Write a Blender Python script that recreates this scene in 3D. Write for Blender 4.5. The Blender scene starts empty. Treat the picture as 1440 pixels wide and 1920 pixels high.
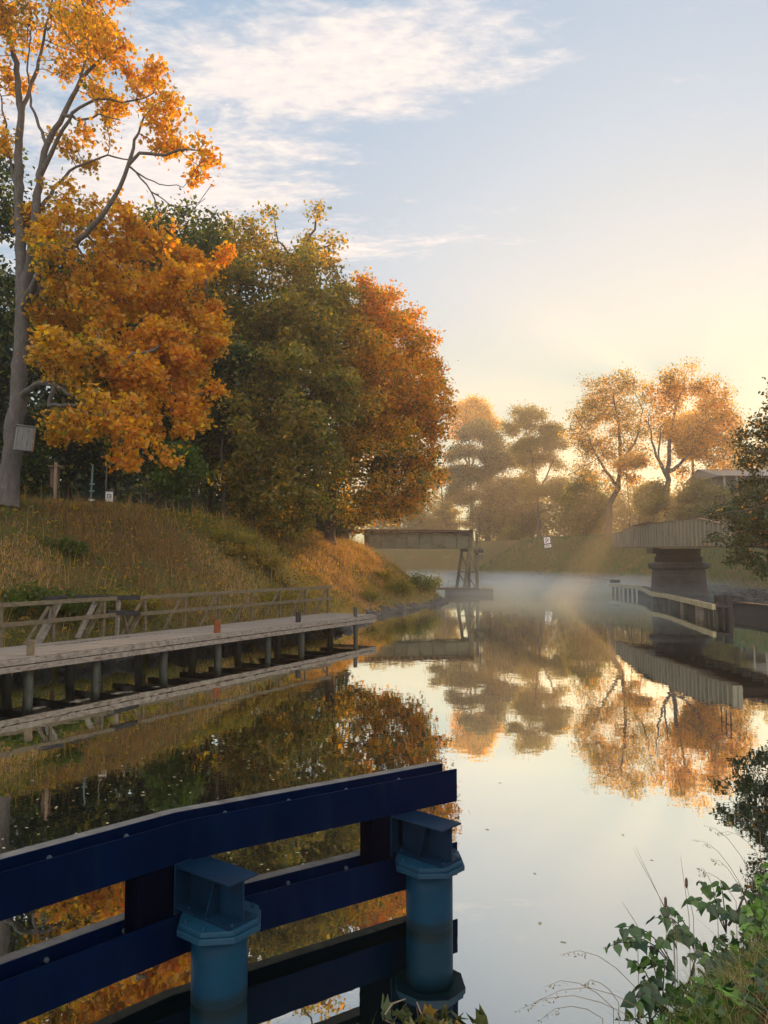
import bpy, math, random
import numpy as np
from mathutils import Vector, Matrix, noise as mnoise

random.seed(5)
rng = np.random.default_rng(11)
S = bpy.context.scene
COL = S.collection

# ------------------------------------------------------------------ camera
F, CX, CY, H = 1440.0, 720.0, 960.0, 3.4
PITCH = math.atan(95 / 1440)
CP, SP = math.cos(PITCH), math.sin(PITCH)


def ray(px, py):
    x = (px - CX) / F
    y = -(py - CY) / F
    return np.array((x, CP - y * SP, SP + y * CP))


def pt(px, py, Y):
    """world point seen at photo pixel (px,py) at distance Y ahead"""
    d = ray(px, py)
    t = Y / d[1]
    return np.array((d[0] * t, Y, H + d[2] * t))


def gz(px, py, z):
    d = ray(px, py)
    t = (z - H) / d[2]
    return np.array((d[0] * t, d[1] * t, z))


cam = bpy.data.cameras.new("camera")
cam.sensor_fit = 'VERTICAL'
cam.sensor_height = 24
cam.lens = 18
cam.clip_start = 0.05
cam.clip_end = 2000
camo = bpy.data.objects.new("camera", cam)
COL.objects.link(camo)
camo.location = (0, 0, H)
camo.rotation_euler = (math.pi / 2 + PITCH, 0, 0)
S.camera = camo
S.render.engine = 'CYCLES'
S.render.resolution_x, S.render.resolution_y = 768, 1024
S.view_settings.view_transform = 'Standard'
S.view_settings.look = 'None'
S.view_settings.exposure = 0.5
S.view_settings.gamma = 1
c = S.cycles
c.max_bounces = 8
c.diffuse_bounces = 3
c.glossy_bounces = 4
c.transmission_bounces = 6
c.transparent_max_bounces = 8
c.volume_bounces = 0
c.sample_clamp_indirect = 4.0
c.use_denoising = True


# ------------------------------------------------------------------ helpers
def link(o):
    COL.objects.link(o)
    return o


def tag(o, label=None, cat=None, group=None, kind=None):
    if label:
        o["label"] = label
    if cat:
        o["category"] = cat
    if group:
        o["group"] = group
    if kind:
        o["kind"] = kind
    return o


def empty(name, loc, label, cat, group=None):
    o = bpy.data.objects.new(name, None)
    o.empty_display_size = 0.3
    o.location = [float(v) for v in loc]
    link(o)
    return tag(o, label, cat, group)


def copy_tree(o, loc, label=None, parent=None):
    r = o.copy()
    COL.objects.link(r)
    if loc is not None:
        r.location = [float(v) for v in loc]
    if parent:
        r.parent = parent
    if label:
        r["label"] = label
    for ch in list(o.children):
        copy_tree(ch, None, None, r)
    return r


def rootloc(p):
    l = Vector((0, 0, 0))
    while p is not None:
        l += p.location
        p = p.parent
    return l


class MB:
    def __init__(self):
        self.v = []
        self.f = []

    def add(self, verts, faces):
        o = len(self.v)
        self.v += [tuple(float(c) for c in p) for p in verts]
        self.f += [tuple(i + o for i in f) for f in faces]

    def frame(self, c, X, Y, Z):
        """box from centre and three half axis vectors"""
        c, X, Y, Z = (np.asarray(a, float) for a in (c, X, Y, Z))
        vs = [c + sx * X + sy * Y + sz * Z for sz in (-1, 1) for sy in (-1, 1) for sx in (-1, 1)]
        self.add(vs, [(0, 2, 3, 1), (4, 5, 7, 6), (0, 1, 5, 4), (2, 6, 7, 3), (0, 4, 6, 2), (1, 3, 7, 5)])

    def box(self, c, s, rz=0.0):
        cc, ss = math.cos(rz), math.sin(rz)
        self.frame(c, (cc * s[0] / 2, ss * s[0] / 2, 0), (-ss * s[1] / 2, cc * s[1] / 2, 0), (0, 0, s[2] / 2))

    def beam(self, p, q, w, h, up=(0, 0, 1)):
        p, q, up = np.asarray(p, float), np.asarray(q, float), np.asarray(up, float)
        d = q - p
        L = np.linalg.norm(d)
        d = d / L
        s = np.cross(d, up)
        if np.linalg.norm(s) < 1e-4:
            s = np.cross(d, (1, 0, 0))
        s /= np.linalg.norm(s)
        u = np.cross(s, d)
        self.frame((p + q) / 2, d * L / 2, s * w / 2, u * h / 2)

    def tube(self, pts, rad, n=8, cap=True, jit=0.0):
        pts = [np.asarray(p, float) for p in pts]
        if not hasattr(rad, '__len__'):
            rad = [rad] * len(pts)
        rings = []
        ref = None
        for i, p in enumerate(pts):
            a = pts[max(i - 1, 0)]
            b = pts[min(i + 1, len(pts) - 1)]
            d = b - a
            d = d / (np.linalg.norm(d) + 1e-9)
            if ref is None:
                ref = np.cross(d, (0, 0, 1)) if abs(d[2]) < .9 else np.cross(d, (0, 1, 0))
            s = ref - d * np.dot(ref, d)
            s /= np.linalg.norm(s) + 1e-9
            ref = s
            u = np.cross(d, s)
            rings.append([p + rad[i] * (1 + (random.uniform(-jit, jit) if jit else 0)) * (math.cos(2 * math.pi * k / n) * s + math.sin(2 * math.pi * k / n) * u) for k in range(n)])
        vs = [v for r in rings for v in r]
        fs = []
        for i in range(len(pts) - 1):
            for k in range(n):
                k2 = (k + 1) % n
                fs.append((i * n + k, i * n + k2, (i + 1) * n + k2, (i + 1) * n + k))
        if cap:
            fs.append(tuple(range(n - 1, -1, -1)))
            fs.append(tuple((len(pts) - 1) * n + k for k in range(n)))
        self.add(vs, fs)

    def cyl(self, base, r, h, n=32, r2=None):
        b = np.asarray(base, float)
        self.tube([b, b + np.array((0, 0, h))], [r, r if r2 is None else r2], n)

    def lathe(self, base, prof, n=32):
        b = np.asarray(base, float)
        vs = []
        for r, z in prof:
            for k in range(n):
                a = 2 * math.pi * k / n
                vs.append(b + np.array((r * math.cos(a), r * math.sin(a), z)))
        fs = []
        for i in range(len(prof) - 1):
            for k in range(n):
                k2 = (k + 1) % n
                fs.append((i * n + k, i * n + k2, (i + 1) * n + k2, (i + 1) * n + k))
        fs.append(tuple(range(n - 1, -1, -1)))
        fs.append(tuple((len(prof) - 1) * n + k for k in range(n)))
        self.add(vs, fs)

    def prism(self, poly, vec):
        poly = [np.asarray(p, float) for p in poly]
        vec = np.asarray(vec, float)
        n = len(poly)
        self.add(poly + [p + vec for p in poly],
                 [tuple(range(n - 1, -1, -1)), tuple(range(n, 2 * n))] + [(i, (i + 1) % n, n + (i + 1) % n, n + i) for i in range(n)])

    def build(self, name, mat, parent=None, bevel=0.0, smooth=False, seg=2):
        me = bpy.data.meshes.new(name)
        off = rootloc(parent)
        me.from_pydata([(x - off.x, y - off.y, z - off.z) for x, y, z in self.v], [], self.f)
        me.materials.append(mat)
        import bmesh
        bm = bmesh.new()
        bm.from_mesh(me)
        bmesh.ops.recalc_face_normals(bm, faces=bm.faces)
        bm.to_mesh(me)
        bm.free()
        o = bpy.data.objects.new(name, me)
        link(o)
        if parent:
            o.parent = parent
        if smooth:
            me.shade_smooth()
        if bevel:
            m = o.modifiers.new("bevel", 'BEVEL')
            m.width = bevel
            m.segments = seg
            m.limit_method = 'ANGLE'
        return o


def np_mesh(name, V, Tri, mat, parent=None, colors=None, k=3, smooth=False):
    """fast mesh from numpy arrays; Tri is (n,k)"""
    off = rootloc(parent)
    V = np.asarray(V, np.float32) - np.array((off.x, off.y, off.z), np.float32)
    me = bpy.data.meshes.new(name)
    n = len(Tri)
    me.vertices.add(len(V))
    me.vertices.foreach_set("co", V.ravel())
    me.loops.add(n * k)
    me.loops.foreach_set("vertex_index", np.asarray(Tri, np.int32).ravel())
    me.polygons.add(n)
    me.polygons.foreach_set("loop_start", np.arange(0, n * k, k, dtype=np.int32))
    if smooth:
        me.polygons.foreach_set("use_smooth", np.ones(n, bool))
    me.update(calc_edges=True)
    if colors is not None:
        a = me.attributes.new("Col", 'FLOAT_COLOR', 'POINT')
        c4 = np.ones((len(V), 4), np.float32)
        c4[:, :3] = colors
        a.data.foreach_set("color", c4.ravel())
    me.materials.append(mat)
    o = bpy.data.objects.new(name, me)
    link(o)
    if parent:
        o.parent = parent
    return o


# ------------------------------------------------------------------ materials
def newmat(name):
    m = bpy.data.materials.new(name)
    m.use_nodes = True
    nt = m.node_tree
    return m, nt, nt.nodes, nt.links, nt.nodes['Principled BSDF']


def tex_noise(nt, scale, detail=6, rough=.6, vec=None, dist=0.0):
    n = nt.nodes.new('ShaderNodeTexNoise')
    n.inputs['Scale'].default_value = scale
    n.inputs['Detail'].default_value = detail
    n.inputs['Roughness'].default_value = rough
    n.inputs['Distortion'].default_value = dist
    if vec:
        nt.links.new(vec, n.inputs['Vector'])
    return n


def ramp(nt, src, stops):
    r = nt.nodes.new('ShaderNodeValToRGB')
    e = r.color_ramp.elements
    while len(e) < len(stops):
        e.new(.5)
    for el, (p, c_) in zip(e, stops):
        el.position = p
        el.color = (*c_, 1)
    nt.links.new(src, r.inputs[0])
    return r


def coords(nt, scale=(1, 1, 1), rot=(0, 0, 0), kind='Object'):
    t = nt.nodes.new('ShaderNodeTexCoord')
    m = nt.nodes.new('ShaderNodeMapping')
    m.inputs['Scale'].default_value = scale
    m.inputs['Rotation'].default_value = rot
    nt.links.new(t.outputs[kind], m.inputs['Vector'])
    return m.outputs[0]


def mix(nt, fac, a, b, mode='MIX'):
    n = nt.nodes.new('ShaderNodeMix')
    n.data_type = 'RGBA'
    n.blend_type = mode
    for sock, val in ((n.inputs[0], fac), (n.inputs[6], a), (n.inputs[7], b)):
        if hasattr(val, 'is_linked'):
            nt.links.new(val, sock)
        elif isinstance(val, (tuple, list)):
            sock.default_value = (*val, 1)
        else:
            sock.default_value = val
    return n.outputs[2]


def bump(nt, src, strength, dist, bsdf):
    b = nt.nodes.new('ShaderNodeBump')
    b.inputs['Strength'].default_value = strength
    b.inputs['Distance'].default_value = dist
    nt.links.new(src, b.inputs['Height'])
    nt.links.new(b.outputs[0], bsdf.inputs['Normal'])


def stained(name, ca, cb, scale=3, rough=.7, stain=None, stain_scale=1.2, stain_pos=(.52, .68), bump_s=.3, bump_d=.01, metal=0.0, stretch=(1, 1, 1), rot=(0, 0, 0), spec=.4, fine=40):
    m, nt, N, L, b = newmat(name)
    v = coords(nt, stretch, rot)
    n1 = tex_noise(nt, scale, 8, .65, v)
    r1 = ramp(nt, n1.outputs[0], [(.3, ca), (.7, cb)])
    out = r1.outputs[0]
    if stain:
        n2 = tex_noise(nt, stain_scale, 8, .7, v, .4)
        r2 = ramp(nt, n2.outputs[0], [(stain_pos[0], (0, 0, 0)), (stain_pos[1], (1, 1, 1))])
        out = mix(nt, r2.outputs[0], out, stain)
    L.new(out, b.inputs['Base Color'])
    nf = tex_noise(nt, fine, 4, .6, v)
    rr = nt.nodes.new('ShaderNodeMapRange')
    rr.inputs[3].default_value = max(rough - .12, .05)
    rr.inputs[4].default_value = min(rough + .12, 1)
    L.new(n1.outputs[0], rr.inputs[0])
    L.new(rr.outputs[0], b.inputs['Roughness'])
    b.inputs['Metallic'].default_value = metal
    b.inputs['Specular IOR Level'].default_value = spec
    bump(nt, nf.outputs[0], bump_s, bump_d, b)
    return m


JROT = math.atan2(.881, .473)
M = {}
def worn_blue(name, ca, cb, rough, spec):
    m, nt, N, L, b = newmat(name)
    v = coords(nt)
    n1 = tex_noise(nt, 2.5, 8, .65, v)
    base = ramp(nt, n1.outputs[0], [(.3, ca), (.7, cb)]).outputs[0]
    n2 = tex_noise(nt, 9, 10, .8, v)
    ch = ramp(nt, n2.outputs[0], [(.68, (0, 0, 0)), (.705, (.9, .9, .9))]).outputs[0]
    base = mix(nt, ch, base, (.014, .009, .008))
    n3 = tex_noise(nt, 1.0, 6, .7, coords(nt, (5, 5, .7)))
    st = ramp(nt, n3.outputs[0], [(.52, (0, 0, 0)), (.72, (.45, .45, .45))]).outputs[0]
    base = mix(nt, st, base, (.004, .016, .034))
    n4 = tex_noise(nt, 30, 4, .6, coords(nt, (.25, .25, 3)))
    sc = ramp(nt, n4.outputs[0], [(.70, (0, 0, 0)), (.73, (.5, .5, .5))]).outputs[0]
    base = mix(nt, sc, base, (.008, .028, .06))
    L.new(base, b.inputs['Base Color'])
    rr = N.new('ShaderNodeMapRange')
    rr.inputs[3].default_value = rough - .1
    rr.inputs[4].default_value = rough + .2
    L.new(n1.outputs[0], rr.inputs[0])
    L.new(rr.outputs[0], b.inputs['Roughness'])
    b.inputs['Specular IOR Level'].default_value = spec
    bump(nt, n1.outputs[0], .25, .012, b)
    return m


M['navy_trim'] = stained('navy_paint', (.0005, .0042, .034), (.001, .0075, .052), 2.5, .42, (.003, .012, .05), 5, (.6, .75), .12, .002, spec=.06)
M['blue_pile'] = stained('teal_blue_paint', (.0, .027, .064), (.001, .045, .092), 2.2, .5, (.003, .015, .03), 6, (.64, .70), .2, .003)
M['rub'] = stained('grey_rubbing_strip', (.085, .09, .09), (.17, .17, .16), 6, .85, (.05, .05, .045), 3, (.55, .7), .4, .004)
M['blue'] = worn_blue('worn_navy_paint', (.0, .0036, .021), (.0001, .006, .034), .45, .03)
M['bolt'] = stained('galvanised_bolt', (.08, .13, .17), (.16, .22, .26), 20, .45, metal=.5)
M['deck'] = stained('weathered_deck', (.17, .152, .13), (.32, .292, .255), 2.0, .8, (.065, .055, .048), 1.6, (.5, .7), .6, .01, stretch=(.35, 6, 6), rot=(0, 0, -JROT), fine=20)
M['fascia'] = stained('weathered_fascia', (.14, .115, .093), (.33, .29, .245), 1.6, .8, (.10, .055, .04), 1.3, (.52, .66), .6, .01, stretch=(.3, 4, 8), rot=(0, 0, -JROT), fine=18)
M['rail'] = stained('weathered_rail', (.095, .075, .045), (.20, .16, .10), 2.0, .85, (.09, .075, .06), 1.4, (.5, .7), .5, .01, stretch=(.4, 4, 4), rot=(0, 0, -JROT))
M['tarred'] = stained('tarred_timber', (.012, .012, .014), (.035, .033, .035), 3, .7)
M['wetpile'] = stained('wet_pile', (.018, .022, .018), (.06, .06, .05), 3, .6, (.03, .05, .03), 2, stretch=(3, 3, .6))
M['rust'] = stained('rust', (.13, .035, .012), (.26, .085, .025), 8, .9, (.05, .02, .01), 4)
M['girder'] = stained('faded_green_girder', (.10, .105, .07), (.17, .165, .11), 1.0, .7, (.05, .04, .02), 1.4, (.5, .68), .2, .01, stretch=(.6, .6, 1.4))
M['ribbed'] = stained('faded_grey_girder', (.20, .19, .145), (.30, .28, .215), .9, .7, (.12, .075, .04), 1.1, (.55, .72), .2, .01, stretch=(1, 1, .35))
M['web'] = stained('dark_girder_web', (.05, .048, .036), (.09, .085, .06), .9, .75, (.07, .04, .02), 1.1, (.55, .72), .2, .01, stretch=(1, 1, .35))  # web in a darker tone than the ribs
M['rustedge'] = stained('rusty_flange', (.17, .10, .06), (.28, .19, .12), 1.5, .85, (.10, .05, .03), 2)
M['track'] = stained('rusty_track', (.05, .03, .022), (.10, .06, .045), 3, .9)
M['steel'] = stained('old_green_steel', (.09, .095, .07), (.15, .15, .11), 3, .65, (.05, .035, .02), 2)
M['stone'] = None
M['concrete'] = stained('dark_concrete', (.04, .04, .04), (.09, .09, .085), 1.2, .9, (.03, .04, .02), .9)
M['plank'] = stained('yellowed_plank', (.30, .27, .15), (.44, .40, .25), 1.4, .85, (.18, .15, .09), 1.5, (.52, .7))
M['rock'] = stained('rock', (.03, .033, .036), (.11, .11, .112), 2.5, .85, (.04, .05, .035), 2, bump_s=.6, bump_d=.05, fine=8)
M['white'] = stained('white_plate', (.72, .73, .76), (.80, .80, .82), 2, .5)
M['black'] = stained('black_print', (.012, .014, .02), (.02, .022, .03), 8, .5)
M['nest'] = stained('grey_nestbox_wood', (.13, .14, .155), (.27, .28, .29), 3, .8, (.08, .08, .09), 3, stretch=(5, 5, .6))
M['nestfront'] = stained('brown_nestbox_wood', (.27, .15, .09), (.40, .25, .16), 3, .8, stretch=(5, 5, .6))
M['postwood'] = stained('post_wood', (.20, .15, .10), (.33, .26, .19), 4, .8, stretch=(3, 3, .5))
M['board'] = stained('brown_board', (.09, .05, .035), (.15, .09, .06), 4, .8)
M['teal'] = stained('teal_shed', (.02, .06, .07), (.03, .09, .10), 2, .7)
M['poleg'] = stained('pole_green', (.08, .16, .16), (.14, .24, .23), 3, .6)
M['housewall'] = stained('house_wall', (.18, .17, .15), (.23, .22, .19), 1, .8)
M['housetrim'] = stained('house_trim', (.22, .21, .19), (.28, .26, .23), 1, .7)
M['roof'] = stained('pale_roof', (.22, .21, .20), (.28, .27, .25), 1, .6)
M['glass'] = stained('window_glass', (.03, .035, .04), (.05, .055, .06), 2, .1, bump_s=0.0)


def bark(name, ca, cb, cc):
    m, nt, N, L, b = newmat(name)
    v = coords(nt, (1, 1, .35))
    n1 = tex_noise(nt, 5, 10, .75, v, .6)
    r = ramp(nt, n1.outputs[0], [(.3, ca), (.55, cb), (.75, cc)])
    L.new(r.outputs[0], b.inputs['Base Color'])
    b.inputs['Roughness'].default_value = .9
    n2 = tex_noise(nt, 14, 6, .7, v)
    bump(nt, n2.outputs[0], .9, .04, b)
    return m


M['bark'] = bark('bark_grey', (.05, .045, .042), (.11, .10, .095), (.22, .205, .195))
M['bark_dark'] = bark('bark_dark', (.03, .025, .02), (.07, .055, .045), (.13, .105, .085))


def leafmat(name, trans=.45, gloss=.03):
    m, nt, N, L, b = newmat(name)
    N.remove(b)
    a = N.new('ShaderNodeAttribute')
    a.attribute_name = 'Col'
    d = N.new('ShaderNodeBsdfDiffuse')
    t = N.new('ShaderNodeBsdfTranslucent')
    g = N.new('ShaderNodeBsdfGlossy')
    g.inputs['Roughness'].default_value = .45
    s1 = N.new('ShaderNodeMixShader')
    s1.inputs[0].default_value = trans
    s2 = N.new('ShaderNodeMixShader')
    s2.inputs[0].default_value = gloss
    hs = N.new('ShaderNodeHueSaturation')
    hs.inputs['Saturation'].default_value = 1.12
    hs.inputs['Value'].default_value = 1.15
    L.new(a.outputs['Color'], d.inputs[0])
    L.new(a.outputs['Color'], hs.inputs['Color'])
    L.new(hs.outputs[0], t.inputs[0])
    L.new(d.outputs[0], s1.inputs[1])
    L.new(t.outputs[0], s1.inputs[2])
    L.new(s1.outputs[0], s2.inputs[1])
    L.new(g.outputs[0], s2.inputs[2])
    L.new(s2.outputs[0], N['Material Output'].inputs[0])
    return m


M['leaf'] = leafmat('leaf', .74)
M['leaffar'] = leafmat('leaf_backlit', .80, 0.0)
M['leafgloss'] = leafmat('leaf_glossy', .35, .06)
M['grass'] = leafmat('grass_blade', .5, .02)


def stonemat():
    m, nt, N, L, b = newmat('granite_masonry')
    v = coords(nt, (1, 1, 1))
    # courses wrapped round the pier: angle and height
    sep = N.new('ShaderNodeSeparateXYZ')
    L.new(v, sep.inputs[0])
    at = N.new('ShaderNodeMath')
    at.operation = 'ARCTAN2'
    L.new(sep.outputs[1], at.inputs[0])
    L.new(sep.outputs[0], at.inputs[1])
    mu = N.new('ShaderNodeMath')
    mu.operation = 'MULTIPLY'
    mu.inputs[1].default_value = 2.4
    L.new(at.outputs[0], mu.inputs[0])
    cb = N.new('ShaderNodeCombineXYZ')
    L.new(mu.outputs[0], cb.inputs[0])
    L.new(sep.outputs[2], cb.inputs[1])
    br = N.new('ShaderNodeTexBrick')
    br.inputs['Scale'].default_value = 1.0
    br.inputs['Brick Width'].default_value = .95
    br.inputs['Row Height'].default_value = .38
    br.inputs['Mortar Size'].default_value = .018
    br.inputs['Color1'].default_value = (.045, .050, .056, 1)
    br.inputs['Color2'].default_value = (.075, .082, .088, 1)
    br.inputs['Mortar'].default_value = (.10, .10, .10, 1)
    L.new(cb.outputs[0], br.inputs['Vector'])
    n1 = tex_noise(nt, 1.3, 8, .7, v)
    r = ramp(nt, n1.outputs[0], [(.35, (.45, .45, .45)), (.7, (1.25, 1.22, 1.15))])
    L.new(mix(nt, 1.0, br.outputs[0], r.outputs[0], 'MULTIPLY'), b.inputs['Base Color'])
    b.inputs['Roughness'].default_value = .85
    bump(nt, n1.outputs[0], .4, .05, b)
    return m


M['stone'] = stonemat()

# ------------------------------------------------------------------ shores and terrain
JR = np.array((-.46, 37.0))              # jetty: front right corner
JU = np.array((.473, .881))
JU /= np.linalg.norm(JU)
JN = np.array((-JU[1], JU[0]))           # towards the land
LEFT = [(-60, -70), (-30, -14), tuple(JR - JU * 21 + JN * 2.2), tuple(JR - JU * 8 + JN * 2.3), tuple(JR + JN * 2.0), (-.6, 50), (2.0, 57), (4.6, 64), (5.3, 69),
        (5.0, 76), (3.5, 84), (0, 93), (-8, 106), (-25, 130), (-60, 155), (-280, 190)]
RIGHT = [(-40, -70), (-7, -10), (-1.6, .2), (.3, 3.0), (1.3, 4.9), (2.4, 6.3), (4.2, 7.9), (8, 11), (12.2, 16), (14.6, 22), (18, 32), (22, 43), (27, 54), (29.5, 62), (31.5, 72), (34, 90), (37, 112), (37.5, 128),
         (34, 145), (27, 163), (14, 185), (-10, 208), (-60, 232), (-280, 255)]
SEGL = np.array([(a, b) for a, b in zip(LEFT[:-1], LEFT[1:])], float)
SEGR = np.array([(a, b) for a, b in zip(RIGHT[:-1], RIGHT[1:])], float)
POLY = np.array(LEFT + RIGHT[::-1], float)


def segdist(P, SG):
    best = np.full(len(P), 1e9)
    for a, b in SG:
        d = b - a
        t = np.clip(((P - a) @ d) / (d @ d), 0, 1)
        best = np.minimum(best, np.linalg.norm(P - (a + t[:, None] * d), axis=1))
    return best


def inside(P):
    x, y = P[:, 0], P[:, 1]
    res = np.zeros(len(P), bool)
    n = len(POLY)
    for i in range(n):
        x1, y1 = POLY[i]
        x2, y2 = POLY[(i + 1) % n]
        if y1 == y2:
            continue
        cnd = ((y1 > y) != (y2 > y)) & (x < (x2 - x1) * (y - y1) / (y2 - y1) + x1)
        res ^= cnd
    return res


def vnoise(P, s, seed=0):
    """cheap smooth value noise, about -1..1"""
    x, y = P[:, 0] / s + seed * 17.3, P[:, 1] / s + seed * 9.7
    out = np.zeros(len(P))
    amp = 1
    for o in range(3):
        xi, yi = np.floor(x).astype(np.int64), np.floor(y).astype(np.int64)
        fx, fy = x - xi, y - yi
        fx, fy = fx * fx * (3 - 2 * fx), fy * fy * (3 - 2 * fy)

        def h(a, b):
            v = np.sin(a * 127.1 + b * 311.7 + seed * 74.7) * 43758.5453
            return (v - np.floor(v)) * 2 - 1
        out += amp * ((h(xi, yi) * (1 - fx) + h(xi + 1, yi) * fx) * (1 - fy) + (h(xi, yi + 1) * (1 - fx) + h(xi + 1, yi + 1) * fx) * fy)
        x, y, amp = x * 2.03, y * 2.03, amp * .5
    return out / 1.5


def sstep(t):
    t = np.clip(t, 0, 1)
    return t * t * (3 - 2 * t)


def terrain(P):
    P = np.atleast_2d(np.asarray(P, float))[:, :2]
    dl, dr = segdist(P, SEGL), segdist(P, SEGR)
    ins = inside(P)
    left = dl < dr
    d = np.minimum(dl, dr)
    Y = P[:, 1]
    hp_l = 5.9 + .25 * vnoise(P, 9, 1) - .75 * sstep((Y - 55) / 10) * sstep((90 - Y) / 8)
    wl = 8.2
    tl = np.clip(d / wl, 0, 1)
    zl = .25 * np.clip(d / .4, 0, 1) + (hp_l - .25) * (.55 * tl + .45 * sstep(tl))
    kr = sstep((Y - 14) / 60)
    hp_r = 1.75 + kr * 6.3 + .15 * vnoise(P, 6, 2) * (.3 + kr)
    hp_r = hp_r + .9 * sstep((Y - 95) / 60)
    wr = 3.2 + kr * 11.1
    tr = np.clip(d / wr, 0, 1)
    zr = .2 * np.clip(d / .4, 0, 1) + (hp_r - .2) * (.6 * tr + .4 * sstep(tr))
    z = np.where(left, zl, zr)
    rough = .10 * vnoise(P, 1.6, 3) + .05 * vnoise(P, .6, 4)
    z = z + rough * np.clip(d / 2, 0, 1)
    zin = -np.minimum(.35 + d * .55, 2.2)
    return np.where(ins, zin, z)


def tz(x, y):
    return float(terrain([(x, y)])[0])


def hit(px, py, t0=3, t1=260):
    """terrain (or water) point seen at a photo pixel"""
    d = ray(px, py)
    t = np.concatenate([np.arange(t0, 90, .15), np.arange(90, t1, .5)])
    P = np.array((0, 0, H)) + t[:, None] * d
    z = np.maximum(terrain(P), 0)
    k = np.nonzero(P[:, 2] <= z)[0]
    i = k[0] if len(k) else len(t) - 1
    return P[i]


def axis_grid(lo, hi, a, b, fine, coarse):
    left = np.arange(lo, a, coarse)
    mid = np.arange(a, b, fine)
    right = np.arange(b, hi + .1, coarse)
    return np.concatenate([left, mid, right])


gx = axis_grid(-285, 285, -32, 45, .6, 6)
gy = np.concatenate([np.arange(-60, -6, 6), np.arange(-6, 96, .6), np.arange(96, 220, 2), np.arange(220, 306, 7)])
GX, GY = np.meshgrid(gx, gy)
P2 = np.stack([GX.ravel(), GY.ravel()], 1)
GZ = terrain(P2)
nx, ny = len(gx), len(gy)
idx = np.arange(nx * ny).reshape(ny, nx)
quads = np.stack([idx[:-1, :-1].ravel(), idx[:-1, 1:].ravel(), idx[1:, 1:].ravel(), idx[1:, :-1].ravel()], 1)


def groundmat():
    m, nt, N, L, b = newmat('earth_and_thatch')
    v = coords(nt)
    n1 = tex_noise(nt, .25, 6, .6, v)
    n2 = tex_noise(nt, 5, 8, .75, v)
    r1 = ramp(nt, n1.outputs[0], [(.35, (.15, .10, .048)), (.55, (.11, .105, .036)), (.7, (.19, .125, .06))])
    r2 = ramp(nt, n2.outputs[0], [(.3, (.5, .5, .5)), (.7, (1.3, 1.3, 1.3))])
    L.new(mix(nt, 1, r1.outputs[0], r2.outputs[0], 'MULTIPLY'), b.inputs['Base Color'])
    b.inputs['Roughness'].default_value = 1
    b.inputs['Specular IOR Level'].default_value = .1
    bump(nt, n2.outputs[0], .8, .1, b)
    return m


o = np_mesh('ground', np.column_stack([P2, GZ]), quads, groundmat(), k=4, smooth=True)
tag(o, kind='structure')


# ------------------------------------------------------------------ water
def watermat():
    m, nt, N, L, b = newmat('canal_water')
    N.remove(b)
    v = coords(nt, (1, 1, 1))
    n1 = tex_noise(nt, .55, 3, .5, v)
    n2 = tex_noise(nt, 3.2, 2, .5, v)
    ad = N.new('ShaderNodeMath')
    ad.operation = 'MULTIPLY_ADD'
    ad.inputs[1].default_value = .18
    L.new(n2.outputs[0], ad.inputs[0])
    L.new(n1.outputs[0], ad.inputs[2])
    bp = N.new('ShaderNodeBump')
    bp.inputs['Strength'].default_value = .032
    bp.inputs['Distance'].default_value = .12
    L.new(ad.outputs[0], bp.inputs['Height'])
    g = N.new('ShaderNodeBsdfGlossy')
    g.inputs['Roughness'].default_value = .012
    g.inputs['Color'].default_value = (.97, .98, .93, 1)
    d = N.new('ShaderNodeBsdfDiffuse')
    d.inputs['Color'].default_value = (.002, .007, .006, 1)
    L.new(bp.outputs[0], g.inputs['Normal'])
    fr = N.new('ShaderNodeLayerWeight')
    fr.inputs['Blend'].default_value = .5
    mr = N.new('ShaderNodeMapRange')
    mr.inputs[1].default_value = .4
    mr.inputs[2].default_value = .75
    mr.inputs[3].default_value = .38
    mr.inputs[4].default_value = 1.0
    L.new(fr.outputs['Facing'], mr.inputs[0])
    s = N.new('ShaderNodeMixShader')
    L.new(mr.outputs[0], s.inputs[0])
    L.new(d.outputs[0], s.inputs[1])
    L.new(g.outputs[0], s.inputs[2])
    L.new(s.outputs[0], N['Material Output'].inputs[0])
    return m


wm = MB()
wm.add([(-284, -59, 0), (284, -59, 0), (284, 300, 0), (-284, 300, 0)], [(0, 1, 2, 3)])
tag(wm.build('water', watermat()), kind='structure')

# ------------------------------------------------------------------ leaves and trees
PAL = {
    'orange': [(.80, .37, .03), (.74, .30, .022), (.82, .45, .045), (.66, .25, .02)],
    'gold': [(.78, .47, .045), (.80, .54, .07), (.66, .44, .045), (.74, .38, .035)],
    'olive': [(.29, .265, .05), (.37, .32, .055), (.24, .24, .045), (.38, .28, .05)],
    'brownolive': [(.34, .25, .055), (.39, .28, .055), (.28, .22, .05)],
    'green': [(.07, .12, .018), (.10, .145, .022), (.13, .16, .026)],
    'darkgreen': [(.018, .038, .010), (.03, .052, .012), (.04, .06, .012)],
    'limegreen': [(.09, .17, .02), (.12, .20, .025)],
    'rust': [(.76, .30, .03), (.80, .38, .035), (.68, .24, .022), (.80, .45, .05)],
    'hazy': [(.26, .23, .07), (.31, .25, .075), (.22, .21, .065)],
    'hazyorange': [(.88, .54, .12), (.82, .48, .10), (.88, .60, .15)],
    'alder': [(.02, .05, .015), (.03, .065, .018), (.04, .075, .02)],
    'yellowgreen': [(.26, .24, .03), (.20, .20, .03), (.16, .18, .028)],
}


def pick(pal, n):
    a = np.array(PAL[pal])
    w = rng.random((n, 1)) ** 1
    i, j = rng.integers(0, len(a), n), rng.integers(0, len(a), n)
    c_ = a[i] * w + a[j] * (1 - w)
    return c_ * (0.8 + .4 * rng.random((n, 1)))


def unit(a):
    return a / (np.linalg.norm(a, axis=1, keepdims=True) + 1e-9)


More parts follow.
